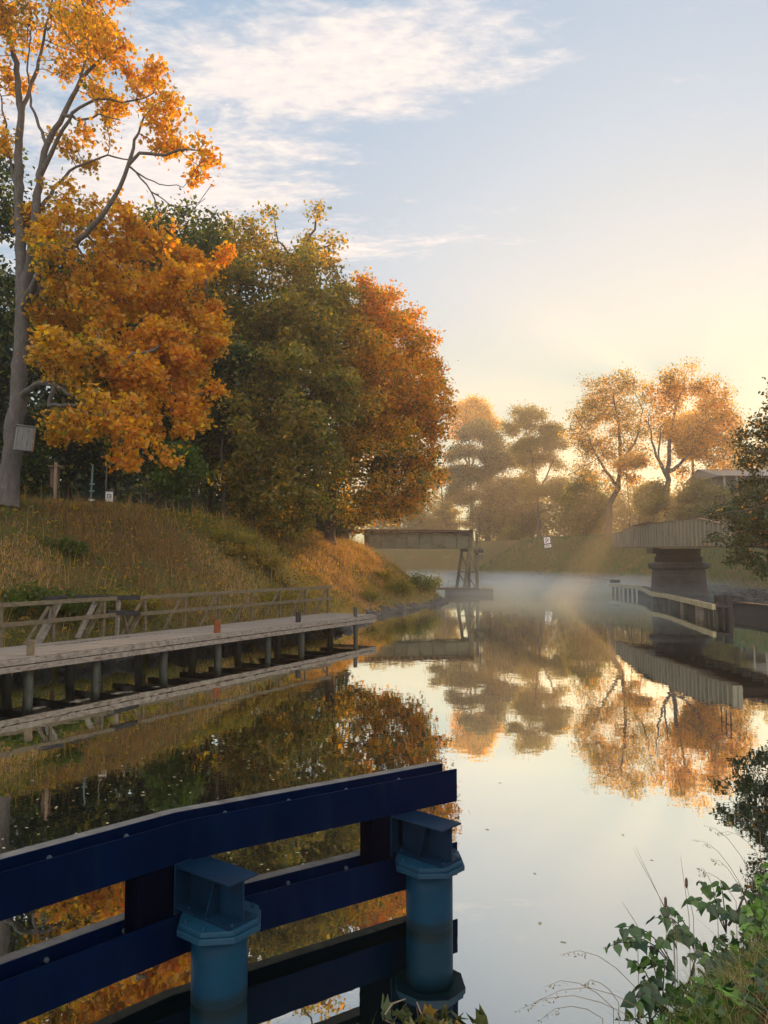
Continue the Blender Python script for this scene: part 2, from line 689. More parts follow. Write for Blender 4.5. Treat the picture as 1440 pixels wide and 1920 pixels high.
def leaf_mesh(name, P, size, cols, mat, parent, droop=.6, aspect=.62, lobed=False):
    """one folded leaf per point; two triangles, or a five-lobed fan"""
    n = len(P)
    a = unit(rng.normal(size=(n, 3)) * np.array((1, 1, .55)) + np.array((0, 0, -droop)))
    nn = unit(rng.normal(size=(n, 3)) + np.array((0, 0, .9)))
    s = unit(np.cross(a, nn))
    nn = np.cross(s, a)
    L = size * (.65 + .7 * rng.random((n, 1)))
    W = L * aspect * (.8 + .4 * rng.random((n, 1)))
    fold = L * (.06 + .16 * rng.random((n, 1)))
    if lobed:
        v = [P - a * L * .4,
             P - a * L * .12 + s * W * .95 + nn * fold, P + a * L * .02 + s * W * .35, P + a * L * .22 + s * W * .80 + nn * fold,
             P + a * L * .3 + s * W * .22, P + a * L * .62,
             P + a * L * .3 - s * W * .22, P + a * L * .22 - s * W * .80 + nn * fold, P + a * L * .02 - s * W * .35, P - a * L * .12 - s * W * .95 + nn * fold]
        k = len(v)
        V = np.stack(v, 1).reshape(-1, 3)
        base = (np.arange(n) * k)[:, None]
        T = np.concatenate([base + np.array((0, i, i + 1)) for i in range(1, k - 1)], 1).reshape(-1, 3)
    else:
        v = [P - a * L * .5, P - a * L * .05 + s * W * .5 + nn * fold, P + a * L * .5, P - a * L * .05 - s * W * .5 + nn * fold]
        k = 4
        V = np.stack(v, 1).reshape(-1, 3)
        base = (np.arange(n) * k)[:, None]
        T = np.concatenate([base + np.array((0, 1, 2)), base + np.array((0, 2, 3))], 1).reshape(-1, 3)
    return np_mesh(name, V, T, mat, parent, np.repeat(cols, k, axis=0))


def resample(pts, step):
    pts = [np.asarray(p, float) for p in pts]
    out = [pts[0]]
    for a, b in zip(pts[:-1], pts[1:]):
        L = np.linalg.norm(b - a)
        n = max(1, int(round(L / step)))
        for i in range(1, n + 1):
            out.append(a + (b - a) * i / n)
    return out


def colonize(nodes, par, A, step, infl, kill, iters=60, up=.05):
    nodes = list(nodes)
    par = list(par)
    A = A.copy()
    near = np.full(len(A), -1)
    dist = np.full(len(A), 1e9)
    start = 0
    kids = {}
    for _ in range(iters):
        if len(A) == 0:
            break
        new = np.array(nodes[start:])
        if len(new):
            for k0 in range(0, len(new), 400):
                blk = new[k0:k0 + 400]
                D = np.linalg.norm(A[:, None, :] - blk[None], axis=2)
                m = D.min(1)
                j = D.argmin(1)
                up_ = m < dist
                dist[up_] = m[up_]
                near[up_] = j[up_] + start + k0
        start = len(nodes)
        keep = dist > kill
        A, near, dist = A[keep], near[keep], dist[keep]
        act = dist < infl
        if not act.any():
            if len(A) == 0:
                break
            # pull the nearest free point in
            act = dist <= dist.min() + step
        ids = near[act]
        dirs = unit(A[act] - np.array(nodes)[ids])
        added = 0
        u, inv = np.unique(ids, return_inverse=True)
        sm = np.zeros((len(u), 3))
        np.add.at(sm, inv, dirs)
        for k_, nid in enumerate(u):
            if kids.get(nid, 0) > 3:
                continue
            d = sm[k_] + rng.normal(size=3) * .25 + np.array((0, 0, up))
            d /= np.linalg.norm(d) + 1e-9
            nodes.append(nodes[nid] + d * step)
            par.append(int(nid))
            kids[nid] = kids.get(nid, 0) + 1
            added += 1
        if added == 0:
            break
    return np.array(nodes), np.array(par)


def tree(name, label, cat, base, skel, blobs, Y, leafpal, n_leaf, leaf_size, trunk_r, group=None, step=.6, n_attr=700, dspread=1.0,
         min_r=.02, barkmat='bark_dark', leafm='leaf', spread=.45, droop=.6, lobed=False, leaf_r=.09, tuft=9.0, dens=None, sub=9, endw=2.2):
    """skel: polylines [(px,py,dY)...] with a start radius; blobs: (px,py,r_px,dY[,weight])"""
    bp = pt(base[0], base[1], Y)
    bp[2] = tz(bp[0], bp[1]) - .1
    root = empty(name, bp, label, cat, group)
    nodes, par, fixr = [], [], {}
    for si, (r0, r1, pl) in enumerate(skel):
        W = [pt(p[0], p[1], Y + (p[2] if len(p) > 2 else 0)) for p in pl]
        if si == 0:
            W[0] = bp.copy()
        rs = resample(W, step)
        if si > 0:
            P = np.array(nodes)
            j = int(np.linalg.norm(P - rs[0], axis=1).argmin())
            prev = j
            rs = rs[1:]
        else:
            prev = -1
        for i, q in enumerate(rs):
            if i and i < len(rs) - 1:
                q = q + rng.normal(size=3) * step * .07
            nodes.append(q)
            par.append(prev)
            prev = len(nodes) - 1
            fixr[prev] = r0 + (r1 - r0) * (i / max(1, len(rs) - 1)) ** .8
    # attractors
    w = np.array([b[2] ** 2 * (b[4] if len(b) > 4 else 1) for b in blobs], float)
    cnt = np.maximum(1, (w / w.sum() * n_attr).astype(int))
    A = []
    for b, k in zip(blobs, cnt):
        c_ = pt(b[0], b[1], Y + (b[3] if len(b) > 3 else 0))
        r = b[2] * Y / F
        m_ = max(3, k // sub)
        q = rng.normal(size=(m_, 3))
        q = q / np.linalg.norm(q, axis=1, keepdims=True) * (rng.random((m_, 1)) ** .4) * r
        q = q[rng.integers(0, m_, k)] + rng.normal(size=(k, 3)) * np.minimum(r * .2, tuft) * np.array((1, 1, .7))
        q[:, 1] *= dspread
        A.append(c_ + q)
    A = np.concatenate(A)
    N, Pr = colonize(nodes, par, A, step, step * 9, step * 1.15)
    n = len(N)
    R = np.zeros(n)
    ch = [[] for _ in range(n)]
    for i in range(n):
        if Pr[i] >= 0:
            ch[Pr[i]].append(i)
    E = 2.3
    for i in range(n - 1, -1, -1):
        R[i] = min_r if not ch[i] else sum(R[k] ** E for k in ch[i]) ** (1 / E)
    nf = len(nodes)
    mx = R[0]
    if mx > trunk_r:
        R = np.where(R > min_r, min_r + (R - min_r) * (trunk_r - min_r) / (mx - min_r), R)
    for i, r in fixr.items():
        R[i] = max(min(R[i], r * 1.15), r)
    # branch tubes: chains following the thickest child
    mb = MB()
    tr = MB()
    done = set()
    order = [i for i in range(n) if Pr[i] < 0]
    stack = [(i, None) for i in order]
    while stack:
        i, pa = stack.pop()
        chain = [] if pa is None else [pa]
        k = i
        while True:
            chain.append(k)
            if not ch[k]:
                break
            c2 = sorted(ch[k], key=lambda q: -R[q])
            for q in c2[1:]:
                stack.append((q, k))
            k = c2[0]
        if len(chain) < 2:
            continue
        rr = [R[q] for q in chain]
        if pa is not None:
            rr[0] = min(rr[0], rr[1] * 1.3)
        mxr = max(rr)
        tgt = tr if pa is None else mb
        pts = [N[q] for q in chain]
        if pa is None:
            # root flare
            rr[0] *= 1.35
        tgt.tube(pts, rr, 12 if mxr > .15 else (6 if mxr > .05 else 4), cap=False, jit=.06 if mxr > .1 else 0)
    tr.add(mb.v, mb.f)
    tr.build('trunk', M[barkmat], root, smooth=True)
    # leaves
    thin = np.nonzero((R < leaf_r) & (np.arange(n) >= min(nf, n - 1)))[0]
    if len(thin) == 0:
        thin = np.arange(n)
    wt = np.where(np.array([len(ch[i]) for i in thin]) == 0, endw, 1.0)
    if dens is not None:
        wt = wt * dens(N[thin])
    else:
        wt = wt * np.clip(1.0 + .8 * vnoise(np.stack([N[thin, 0] + .5 * N[thin, 1], N[thin, 2]], 1), step * 4, 70), .12, 2.2)
    src = thin[rng.choice(len(thin), n_leaf, p=wt / wt.sum())]
    P = N[src] + rng.normal(size=(n_leaf, 3)) * spread * np.array((1, 1, .8)) + np.array((0, 0, -.1 * spread))
    cl = leafpal(P, src)
    leaf_mesh('crown', P, leaf_size, cl, M[leafm], root, droop, lobed=lobed)
    return root


def proj(P):
    """photo pixel of world points (used to choose leaf colours across a crown)"""
    x = P[:, 0]
    y = P[:, 1] * CP + (P[:, 2] - H) * SP
    z = -P[:, 1] * SP + (P[:, 2] - H) * CP
    return CX + F * x / y, CY - F * z / y


def palfn(weights, seed=0, clump=1.6):
    """mix palettes by clump noise; weights: list of (palette, function(P)->weight or number)"""
    def f(P, src):
        n = len(P)
        w = np.stack([np.broadcast_to(np.asarray(wf(P) if callable(wf) else wf, float), (n,)) for _, wf in weights], 1)
        nz = np.stack([np.exp(1.6 * vnoise(np.stack([P[:, 0] + .6 * P[:, 1], P[:, 2] + .3 * P[:, 1]], 1), clump, seed + 31 * i)) for i in range(len(weights))], 1)
        w = np.maximum(w * nz, 1e-9)
        w = w / w.sum(1, keepdims=True)
        u = rng.random(n)[:, None]
        ch_ = (u > np.cumsum(w, 1)).sum(1).clip(0, len(weights) - 1)
        out = np.zeros((n, 3))
        for i, (p, _) in enumerate(weights):
            k = ch_ == i
            if k.any():
                out[k] = pick(p, int(k.sum()))
        return out
    return f


# --- the orange maple by the jetty
T0 = 31.0
skel = [
    (.42, .05, [(14, 945), (23, 850), (34, 750), (40, 640), (42, 570), (39, 480, .2), (36, 380, .3), (34, 290, .3), (39, 210, .3), (30, 120, .2), (10, 40, 0), (0, -90, 0)]),
    (.24, .05, [(42, 570), (58, 490, -.2), (68, 400, -.4), (75, 330, -.5), (86, 270, -.6), (118, 215, -.8), (150, 150, -1), (190, 110, -1.2), (235, 85, -1.5)]),
    (.11, .03, [(75, 330, -.5), (110, 260, -1), (135, 210, -1.4), (180, 185, -1.8), (240, 190, -2)]),
    (.17, .04, [(42, 580), (72, 515, -1), (110, 482, -1.6), (160, 440, -2.4), (195, 400, -2.8), (225, 350, -3), (242, 310, -3.2), (262, 286, -3.3), (310, 290, -3.6), (350, 280, -4)]),
    (.07, .02, [(242, 310, -3.2), (252, 262, -3.2), (272, 220, -3.3), (300, 190, -3.5)]),
    (.07, .02, [(118, 215, -.8), (150, 225, -1.5), (185, 215, -2), (225, 225, -2.4)]),
    (.07, .02, [(86, 270, -.6), (60, 200, -.2), (52, 120, .4), (60, 50, .8)]),
    (.06, .02, [(150, 150, -1), (165, 90, -.5), (170, 30, 0)]),
    (.15, .03, [(42, 575), (92, 528, .8), (150, 506, 1.4), (200, 492, 1.8), (262, 490, 2), (330, 510, 2), (385, 520, 2)]),
    (.12, .03, [(34, 745), (72, 720, -1), (105, 720, -1.8), (140, 745, -2.2), (165, 748, -2.6), (190, 705, -3), (250, 662, -3.4)]),
    (.09, .02, [(105, 720, -1.8), (90, 760, -2), (160, 760, -3), (230, 780, -3.8)]),
    (.09, .02, [(40, 640), (90, 630, 1.5), (140, 600, 3), (200, 580, 4)]),
    (.10, .03, [(39, 210, .3), (70, 130, .8), (85, 60, 1), (100, -10, 1)]),
    (.09, .03, [(36, 380, .3), (20, 300, 1), (2, 180, 1.5)]),
    (.09, .03, [(68, 400, -.4), (130, 320, .6), (200, 290, 1.2), (245, 300, 1.6)]),
    (.03, .012, [(245, 310, -3.2), (285, 360, -3.6), (330, 392, -4), (372, 380, -4.2), (398, 345, -4.4)]),
    (.025, .01, [(285, 360, -3.6), (300, 400, -3.8), (350, 405, -4), (385, 372, -4.3)]),
    (.025, .01, [(262, 330, -3.3), (300, 345, -3.8), (345, 350, -4.1), (362, 325, -4.2)]),
]
blobs = [(60, 30, 70, 0, .55), (150, 40, 80, -1, .7), (225, 80, 55, -1.5, .8), (120, -60, 120, 0, .6), (-20, -40, 100, 1, .5), (250, 150, 50, -2, .8), (200, 130, 60, -1, .6), (310, 215, 40, -3.5),
         (285, 262, 45, -3), (345, 268, 40, -4), (378, 285, 22, -4.2), (190, 265, 34, -1, .5), (130, 285, 34, 1, .6), (-10, 140, 55, 1.5, .5), (0, 260, 45, 1.5, .6), (60, 110, 40, 3, .3), (150, 60, 60, 3, .4),
         (110, 430, 55, 1), (180, 425, 55, 0), (130, 520, 55, -1.5), (230, 480, 65, 1.5), (310, 490, 55, 1.5), (372, 515, 45, 2), (390, 590, 40, 1.5), (330, 590, 70, 0), (240, 580, 75, 0),
         (140, 600, 65, 2), (200, 680, 80, -2), (300, 670, 75, -1), (372, 690, 35, 0), (395, 640, 28, 1), (100, 670, 45, -2), (250, 765, 70, -3), (330, 765, 48, -2), (175, 790, 50, -3),
         (285, 835, 32, -3.5), (225, 825, 40, -3.5), (160, 720, 40, -3.5), (90, 590, 40, 3), (95, 810, 20, -2, .5), (210, 870, 14, -3), (320, 850, 14, -3), (345, 812, 16, -2), (400, 735, 16, -1), (418, 640, 14, 0), (425, 482, 14, 1), (300, 872, 10, -3), (150, 800, 16, -3), (250, 868, 12, -3), (90, 450, 28, -1), (70, 520, 24, -1.5), (160, 380, 26, 0), (230, 400, 26, 0)]


def right_turn(P):
    px, py = proj(P)
    return np.clip((px - 160) / 200, .05, 1.2) * np.where(py > 340, 1.6, .6) + .25


tree('maple_tree', 'tall orange and gold maple on the bank behind the jetty, nest box on its trunk', 'tree', (14, 945), skel, blobs, T0,
     palfn([('orange', right_turn), ('gold', lambda P: np.where(proj(P)[1] > 340, 1.3, 1.6)), ('yellowgreen', lambda P: np.where(proj(P)[0] < 200, .35, .05))], 3),
     62000, .165, .42, step=.36, n_attr=1750, endw=5.0, dspread=1.8, min_r=.017, barkmat='bark', spread=.21, dens=lambda P: np.where(proj(P)[1] < 350, .42, 1.0) * np.clip(1.0 + 1.5 * vnoise(np.stack([P[:, 0] + .5 * P[:, 1], P[:, 2]], 1), 1.3, 77), .04, 2.6), droop=.8, lobed=True, leaf_r=.035)

# --- the big olive tree
TA = 53.0
tree('olive_brown_tree', 'broad olive-brown tree in the middle of the wood, with a thin airy top', 'tree', (520, 985), [
    (.5, .06, [(520, 985), (518, 880), (526, 760), (535, 640), (552, 540), (560, 478), (590, 430), (598, 400)]),
    (.22, .05, [(526, 760), (480, 660, -1), (450, 560, -1.5), (440, 470, -1.5), (440, 420, -1)]),
    (.18, .05, [(518, 850), (570, 770, -1), (600, 700, -1.5), (610, 600, -1)]),
    (.12, .03, [(560, 478), (540, 478, -.5), (585, 470, -.5), (628, 455, -.5)]),
    (.10, .03, [(560, 500), (520, 450), (515, 410)])],
     [(592, 402, 24, 0, .5), (622, 440, 18, 0, .5), (572, 440, 26, 0, .5), (615, 475, 22, 0, .5), (540, 478, 34, 0, .6), (440, 412, 26, -1, .6), (482, 430, 30, -1, .6), (505, 405, 16, 0, .4), (410, 440, 36, -1, .6), (455, 480, 55, -1), (520, 520, 55, 0),
      (580, 545, 60, 0), (620, 540, 40, 0), (440, 560, 60, -1.5), (500, 600, 70, -2), (570, 640, 75, -2), (440, 660, 60, -2), (500, 720, 85, -3), (585, 740, 75, -2), (430, 770, 55, -2),
      (450, 860, 60, -3), (530, 840, 85, -4), (600, 850, 55, -3), (540, 930, 55, -4), (480, 920, 45, -4), (590, 940, 35, -3.5), (575, 975, 24, -4), (610, 660, 50, 2), (540, 620, 70, 4)],
     TA, palfn([('olive', 1.0), ('brownolive', 1.2), ('gold', lambda P: np.where(proj(P)[1] < 500, 1.0, .08)), ('green', lambda P: np.where(proj(P)[1] > 820, 1.2, .6))], 8, 2.2),
     72000, .29, .5, step=.62, n_attr=1300, sub=4, dspread=1.6, min_r=.02, spread=.43, leaf_r=.11)

# --- the rust-edged tree overhanging the bridge
TB = 59.0


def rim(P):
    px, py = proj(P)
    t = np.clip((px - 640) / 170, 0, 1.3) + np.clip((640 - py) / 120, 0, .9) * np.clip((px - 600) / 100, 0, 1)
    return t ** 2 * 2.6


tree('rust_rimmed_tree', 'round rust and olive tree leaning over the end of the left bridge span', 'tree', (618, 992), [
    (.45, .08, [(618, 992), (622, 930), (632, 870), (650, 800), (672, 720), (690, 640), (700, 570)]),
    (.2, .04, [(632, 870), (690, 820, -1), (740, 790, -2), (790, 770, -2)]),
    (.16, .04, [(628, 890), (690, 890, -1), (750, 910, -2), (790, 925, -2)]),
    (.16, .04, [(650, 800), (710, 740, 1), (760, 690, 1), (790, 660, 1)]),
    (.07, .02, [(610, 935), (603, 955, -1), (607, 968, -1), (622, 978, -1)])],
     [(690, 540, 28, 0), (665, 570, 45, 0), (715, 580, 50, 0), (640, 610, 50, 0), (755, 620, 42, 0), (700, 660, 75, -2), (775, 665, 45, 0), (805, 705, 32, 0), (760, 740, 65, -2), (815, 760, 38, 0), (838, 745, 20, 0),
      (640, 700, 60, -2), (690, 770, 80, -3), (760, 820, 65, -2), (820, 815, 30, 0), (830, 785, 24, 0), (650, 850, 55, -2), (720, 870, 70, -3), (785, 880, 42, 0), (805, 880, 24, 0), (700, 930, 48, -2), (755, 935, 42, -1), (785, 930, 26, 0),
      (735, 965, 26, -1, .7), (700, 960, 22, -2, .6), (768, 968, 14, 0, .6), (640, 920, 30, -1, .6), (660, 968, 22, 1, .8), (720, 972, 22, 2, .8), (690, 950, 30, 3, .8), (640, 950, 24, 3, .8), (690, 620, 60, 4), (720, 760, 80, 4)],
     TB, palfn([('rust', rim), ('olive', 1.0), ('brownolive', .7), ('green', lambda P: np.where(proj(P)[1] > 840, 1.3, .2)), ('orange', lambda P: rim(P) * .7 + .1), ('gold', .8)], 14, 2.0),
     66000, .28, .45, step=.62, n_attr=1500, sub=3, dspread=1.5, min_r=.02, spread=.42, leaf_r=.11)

# --- dark wood behind
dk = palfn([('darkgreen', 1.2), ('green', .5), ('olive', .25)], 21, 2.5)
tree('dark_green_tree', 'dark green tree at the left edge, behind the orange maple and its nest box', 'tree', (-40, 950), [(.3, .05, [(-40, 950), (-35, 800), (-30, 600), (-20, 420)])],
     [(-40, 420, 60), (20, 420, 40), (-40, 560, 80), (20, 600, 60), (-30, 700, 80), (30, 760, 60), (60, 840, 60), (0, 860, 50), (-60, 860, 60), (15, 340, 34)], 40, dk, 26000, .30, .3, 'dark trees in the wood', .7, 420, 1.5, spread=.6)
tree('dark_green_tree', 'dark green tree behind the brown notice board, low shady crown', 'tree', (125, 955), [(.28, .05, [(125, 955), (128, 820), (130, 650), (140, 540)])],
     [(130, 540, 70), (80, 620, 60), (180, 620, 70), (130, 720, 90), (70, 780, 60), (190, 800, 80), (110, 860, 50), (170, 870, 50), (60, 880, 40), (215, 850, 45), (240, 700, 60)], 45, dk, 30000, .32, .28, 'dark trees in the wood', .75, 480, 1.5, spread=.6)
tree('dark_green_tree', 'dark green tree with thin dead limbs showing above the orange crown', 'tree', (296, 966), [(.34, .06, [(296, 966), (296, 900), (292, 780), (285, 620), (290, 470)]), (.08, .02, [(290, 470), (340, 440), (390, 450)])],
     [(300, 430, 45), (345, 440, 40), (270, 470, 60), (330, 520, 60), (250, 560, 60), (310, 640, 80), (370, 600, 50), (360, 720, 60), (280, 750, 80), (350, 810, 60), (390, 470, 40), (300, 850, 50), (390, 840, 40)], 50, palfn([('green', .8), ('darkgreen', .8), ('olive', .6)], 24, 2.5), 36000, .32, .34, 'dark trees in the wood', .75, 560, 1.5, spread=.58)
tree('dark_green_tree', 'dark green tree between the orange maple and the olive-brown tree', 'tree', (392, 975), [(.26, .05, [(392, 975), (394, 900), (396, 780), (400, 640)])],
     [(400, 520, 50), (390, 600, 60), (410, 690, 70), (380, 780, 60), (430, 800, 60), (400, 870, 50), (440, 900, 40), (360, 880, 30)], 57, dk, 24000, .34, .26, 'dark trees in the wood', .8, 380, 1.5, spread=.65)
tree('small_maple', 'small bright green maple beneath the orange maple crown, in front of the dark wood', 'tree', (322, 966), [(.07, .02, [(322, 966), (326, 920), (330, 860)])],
     [(335, 850, 26), (310, 880, 22), (350, 875, 20), (330, 905, 22), (305, 850, 18), (352, 845, 12)], 42, palfn([('limegreen', 1.0), ('green', .5)], 5), 5200, .26, .07, None, .4, 160, 1.2, spread=.32)

spindly = palfn([('darkgreen', 1), ('green', .6), ('olive', .4)], 33, 2)
for i, (px, Yt, r, top, lb) in enumerate([
        (345, 54, .16, 780, 'straight slender trunk in the wood, right of the big grey trunk'),
        (368, 50, .13, 790, 'slender trunk with a pale edge at the front of the wood'),
        (418, 48, .17, 800, 'dark trunk nearest the olive-brown tree, at the top of the slope'),
        (445, 60, .15, 800, 'thin trunk deep in the wood, left of the olive-brown tree trunk'),
        (222, 52, .10, 780, 'thin dark trunk just right of the white notice sign'),
        (272, 56, .14, 770, 'dim trunk left of the big grey trunk in the shade'),
        (470, 55, .16, 810, 'rightmost trunk of the shaded row, under the olive-brown crown')]):
    tree('woodland_tree', lb, 'tree', (px, 970), [(r, .04, [(px, 970), (px + 2, 900), (px - 2, top), (px + 3, top - 60)])],
         [(px, top - 60, 40), (px + 20, top - 110, 40), (px - 20, top - 20, 30)], Yt, spindly, 5000, .34, r, 'slim trees standing in the wood', .8, 90, 1.3, spread=.6)

# --- far trees over the canal, in the haze
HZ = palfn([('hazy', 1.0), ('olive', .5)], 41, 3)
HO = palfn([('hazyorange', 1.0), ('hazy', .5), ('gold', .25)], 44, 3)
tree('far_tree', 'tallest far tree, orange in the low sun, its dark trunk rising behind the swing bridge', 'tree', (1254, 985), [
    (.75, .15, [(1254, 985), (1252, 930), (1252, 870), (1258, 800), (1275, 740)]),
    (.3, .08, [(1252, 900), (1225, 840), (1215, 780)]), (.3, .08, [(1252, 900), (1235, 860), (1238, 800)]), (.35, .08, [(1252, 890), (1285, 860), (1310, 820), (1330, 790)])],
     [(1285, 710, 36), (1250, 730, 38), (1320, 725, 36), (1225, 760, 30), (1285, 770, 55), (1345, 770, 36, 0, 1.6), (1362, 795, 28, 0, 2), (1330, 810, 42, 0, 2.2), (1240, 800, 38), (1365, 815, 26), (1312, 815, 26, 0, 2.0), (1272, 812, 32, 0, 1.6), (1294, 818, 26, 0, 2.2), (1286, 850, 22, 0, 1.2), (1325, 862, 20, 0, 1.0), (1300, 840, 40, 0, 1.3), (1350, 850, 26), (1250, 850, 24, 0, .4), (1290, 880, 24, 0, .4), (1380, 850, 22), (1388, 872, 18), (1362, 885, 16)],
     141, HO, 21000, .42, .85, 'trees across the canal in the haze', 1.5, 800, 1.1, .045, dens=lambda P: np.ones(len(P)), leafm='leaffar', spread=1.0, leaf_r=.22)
tree('far_tree', 'orange far tree added directly behind the tallest one, its crown blocking the sun glint', 'tree', (1300, 990), [(.5, .1, [(1300, 990), (1300, 920), (1298, 850), (1296, 800)])],  # added tree, placed to keep the sun glint off the water
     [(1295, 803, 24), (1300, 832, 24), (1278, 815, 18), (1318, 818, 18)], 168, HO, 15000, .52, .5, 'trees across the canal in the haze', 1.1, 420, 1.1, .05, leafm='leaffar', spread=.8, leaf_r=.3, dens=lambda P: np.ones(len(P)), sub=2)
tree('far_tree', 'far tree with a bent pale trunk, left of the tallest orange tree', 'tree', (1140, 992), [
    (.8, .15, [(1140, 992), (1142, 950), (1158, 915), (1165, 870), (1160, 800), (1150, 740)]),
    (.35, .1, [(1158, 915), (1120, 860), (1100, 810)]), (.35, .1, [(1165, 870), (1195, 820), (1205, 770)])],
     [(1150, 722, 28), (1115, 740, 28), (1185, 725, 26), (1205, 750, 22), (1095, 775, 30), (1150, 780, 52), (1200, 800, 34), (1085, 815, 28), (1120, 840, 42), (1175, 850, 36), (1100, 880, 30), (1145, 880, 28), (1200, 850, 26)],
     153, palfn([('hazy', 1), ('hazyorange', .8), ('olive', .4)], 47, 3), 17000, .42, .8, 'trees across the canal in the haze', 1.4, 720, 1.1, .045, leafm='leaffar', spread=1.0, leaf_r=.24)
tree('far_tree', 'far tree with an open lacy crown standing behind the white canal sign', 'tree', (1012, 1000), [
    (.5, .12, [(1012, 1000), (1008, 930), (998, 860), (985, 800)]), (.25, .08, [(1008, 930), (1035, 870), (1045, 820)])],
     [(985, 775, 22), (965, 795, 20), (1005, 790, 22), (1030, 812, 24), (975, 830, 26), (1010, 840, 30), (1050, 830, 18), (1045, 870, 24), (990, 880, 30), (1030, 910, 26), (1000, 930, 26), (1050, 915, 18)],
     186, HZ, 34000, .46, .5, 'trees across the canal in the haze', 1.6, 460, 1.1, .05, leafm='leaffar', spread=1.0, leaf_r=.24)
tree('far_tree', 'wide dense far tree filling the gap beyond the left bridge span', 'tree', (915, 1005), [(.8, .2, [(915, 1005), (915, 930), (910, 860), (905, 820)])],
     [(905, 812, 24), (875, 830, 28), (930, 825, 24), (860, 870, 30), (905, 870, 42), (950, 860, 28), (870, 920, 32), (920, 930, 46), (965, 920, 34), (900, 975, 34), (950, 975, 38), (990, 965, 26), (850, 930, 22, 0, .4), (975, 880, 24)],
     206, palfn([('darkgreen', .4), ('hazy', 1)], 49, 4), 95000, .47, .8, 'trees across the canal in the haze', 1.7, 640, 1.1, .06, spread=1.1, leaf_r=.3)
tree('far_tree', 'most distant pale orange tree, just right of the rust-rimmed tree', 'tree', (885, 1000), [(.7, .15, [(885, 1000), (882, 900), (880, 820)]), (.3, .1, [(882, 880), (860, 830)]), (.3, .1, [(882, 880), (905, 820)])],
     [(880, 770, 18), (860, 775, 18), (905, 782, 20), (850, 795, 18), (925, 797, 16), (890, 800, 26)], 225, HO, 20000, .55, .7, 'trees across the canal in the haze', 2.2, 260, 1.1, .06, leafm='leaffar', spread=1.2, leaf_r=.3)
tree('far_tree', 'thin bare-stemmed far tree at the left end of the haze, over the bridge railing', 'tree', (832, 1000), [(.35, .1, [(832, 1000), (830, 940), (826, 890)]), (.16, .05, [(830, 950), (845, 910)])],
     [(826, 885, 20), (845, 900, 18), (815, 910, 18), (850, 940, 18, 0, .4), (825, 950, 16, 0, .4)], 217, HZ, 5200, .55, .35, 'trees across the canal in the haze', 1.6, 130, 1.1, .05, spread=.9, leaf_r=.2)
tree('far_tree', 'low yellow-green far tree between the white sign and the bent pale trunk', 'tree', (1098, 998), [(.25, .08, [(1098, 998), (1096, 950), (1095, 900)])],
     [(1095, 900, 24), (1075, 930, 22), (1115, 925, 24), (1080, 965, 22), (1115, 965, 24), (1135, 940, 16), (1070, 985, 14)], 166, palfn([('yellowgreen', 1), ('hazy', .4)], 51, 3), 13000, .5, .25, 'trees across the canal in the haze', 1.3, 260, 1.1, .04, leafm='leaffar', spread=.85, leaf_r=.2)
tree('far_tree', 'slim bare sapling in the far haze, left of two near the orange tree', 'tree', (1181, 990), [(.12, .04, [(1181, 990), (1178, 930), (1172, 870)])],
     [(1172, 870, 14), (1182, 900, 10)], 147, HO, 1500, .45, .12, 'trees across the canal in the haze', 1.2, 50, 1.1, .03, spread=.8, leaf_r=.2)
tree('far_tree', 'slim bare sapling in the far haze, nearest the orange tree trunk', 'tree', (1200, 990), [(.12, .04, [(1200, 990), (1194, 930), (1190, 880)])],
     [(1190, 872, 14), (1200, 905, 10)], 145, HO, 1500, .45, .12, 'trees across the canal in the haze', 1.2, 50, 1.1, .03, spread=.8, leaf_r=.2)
for px, top, Yt, r, lb in [(1225, 905, 139, 20, 'low dim bush at the foot of the tallest orange tree, left side'), (1295, 905, 136, 30, 'low dim bush right of the tallest orange tree trunk, before the pale house'), (1340, 915, 131, 24, 'low dim bush against the corner of the pale house'),
                           (965, 990, 192, 20, 'low bush on the far bank left of the white sign'), (838, 945, 224, 22, 'low bush beyond the end of the left bridge span, left of the signal mast'), (790, 960, 226, 24, 'low bush beyond the left bridge span, under the rust-rimmed tree')]:
    tree('far_bush', lb, 'bush', (px, 990), [(.1, .04, [(px, 990), (px, top + 30)])],
         [(px, top + r, r), (px - r, top + r * 1.6, r * .8), (px + r, top + r * 1.6, r * .8), (px, top + r * 2.2, r)], Yt, HZ, 8000, .5, .1, 'bushes in the far haze', 1.2, 160, 1.2, .03, spread=.8, leaf_r=.3)

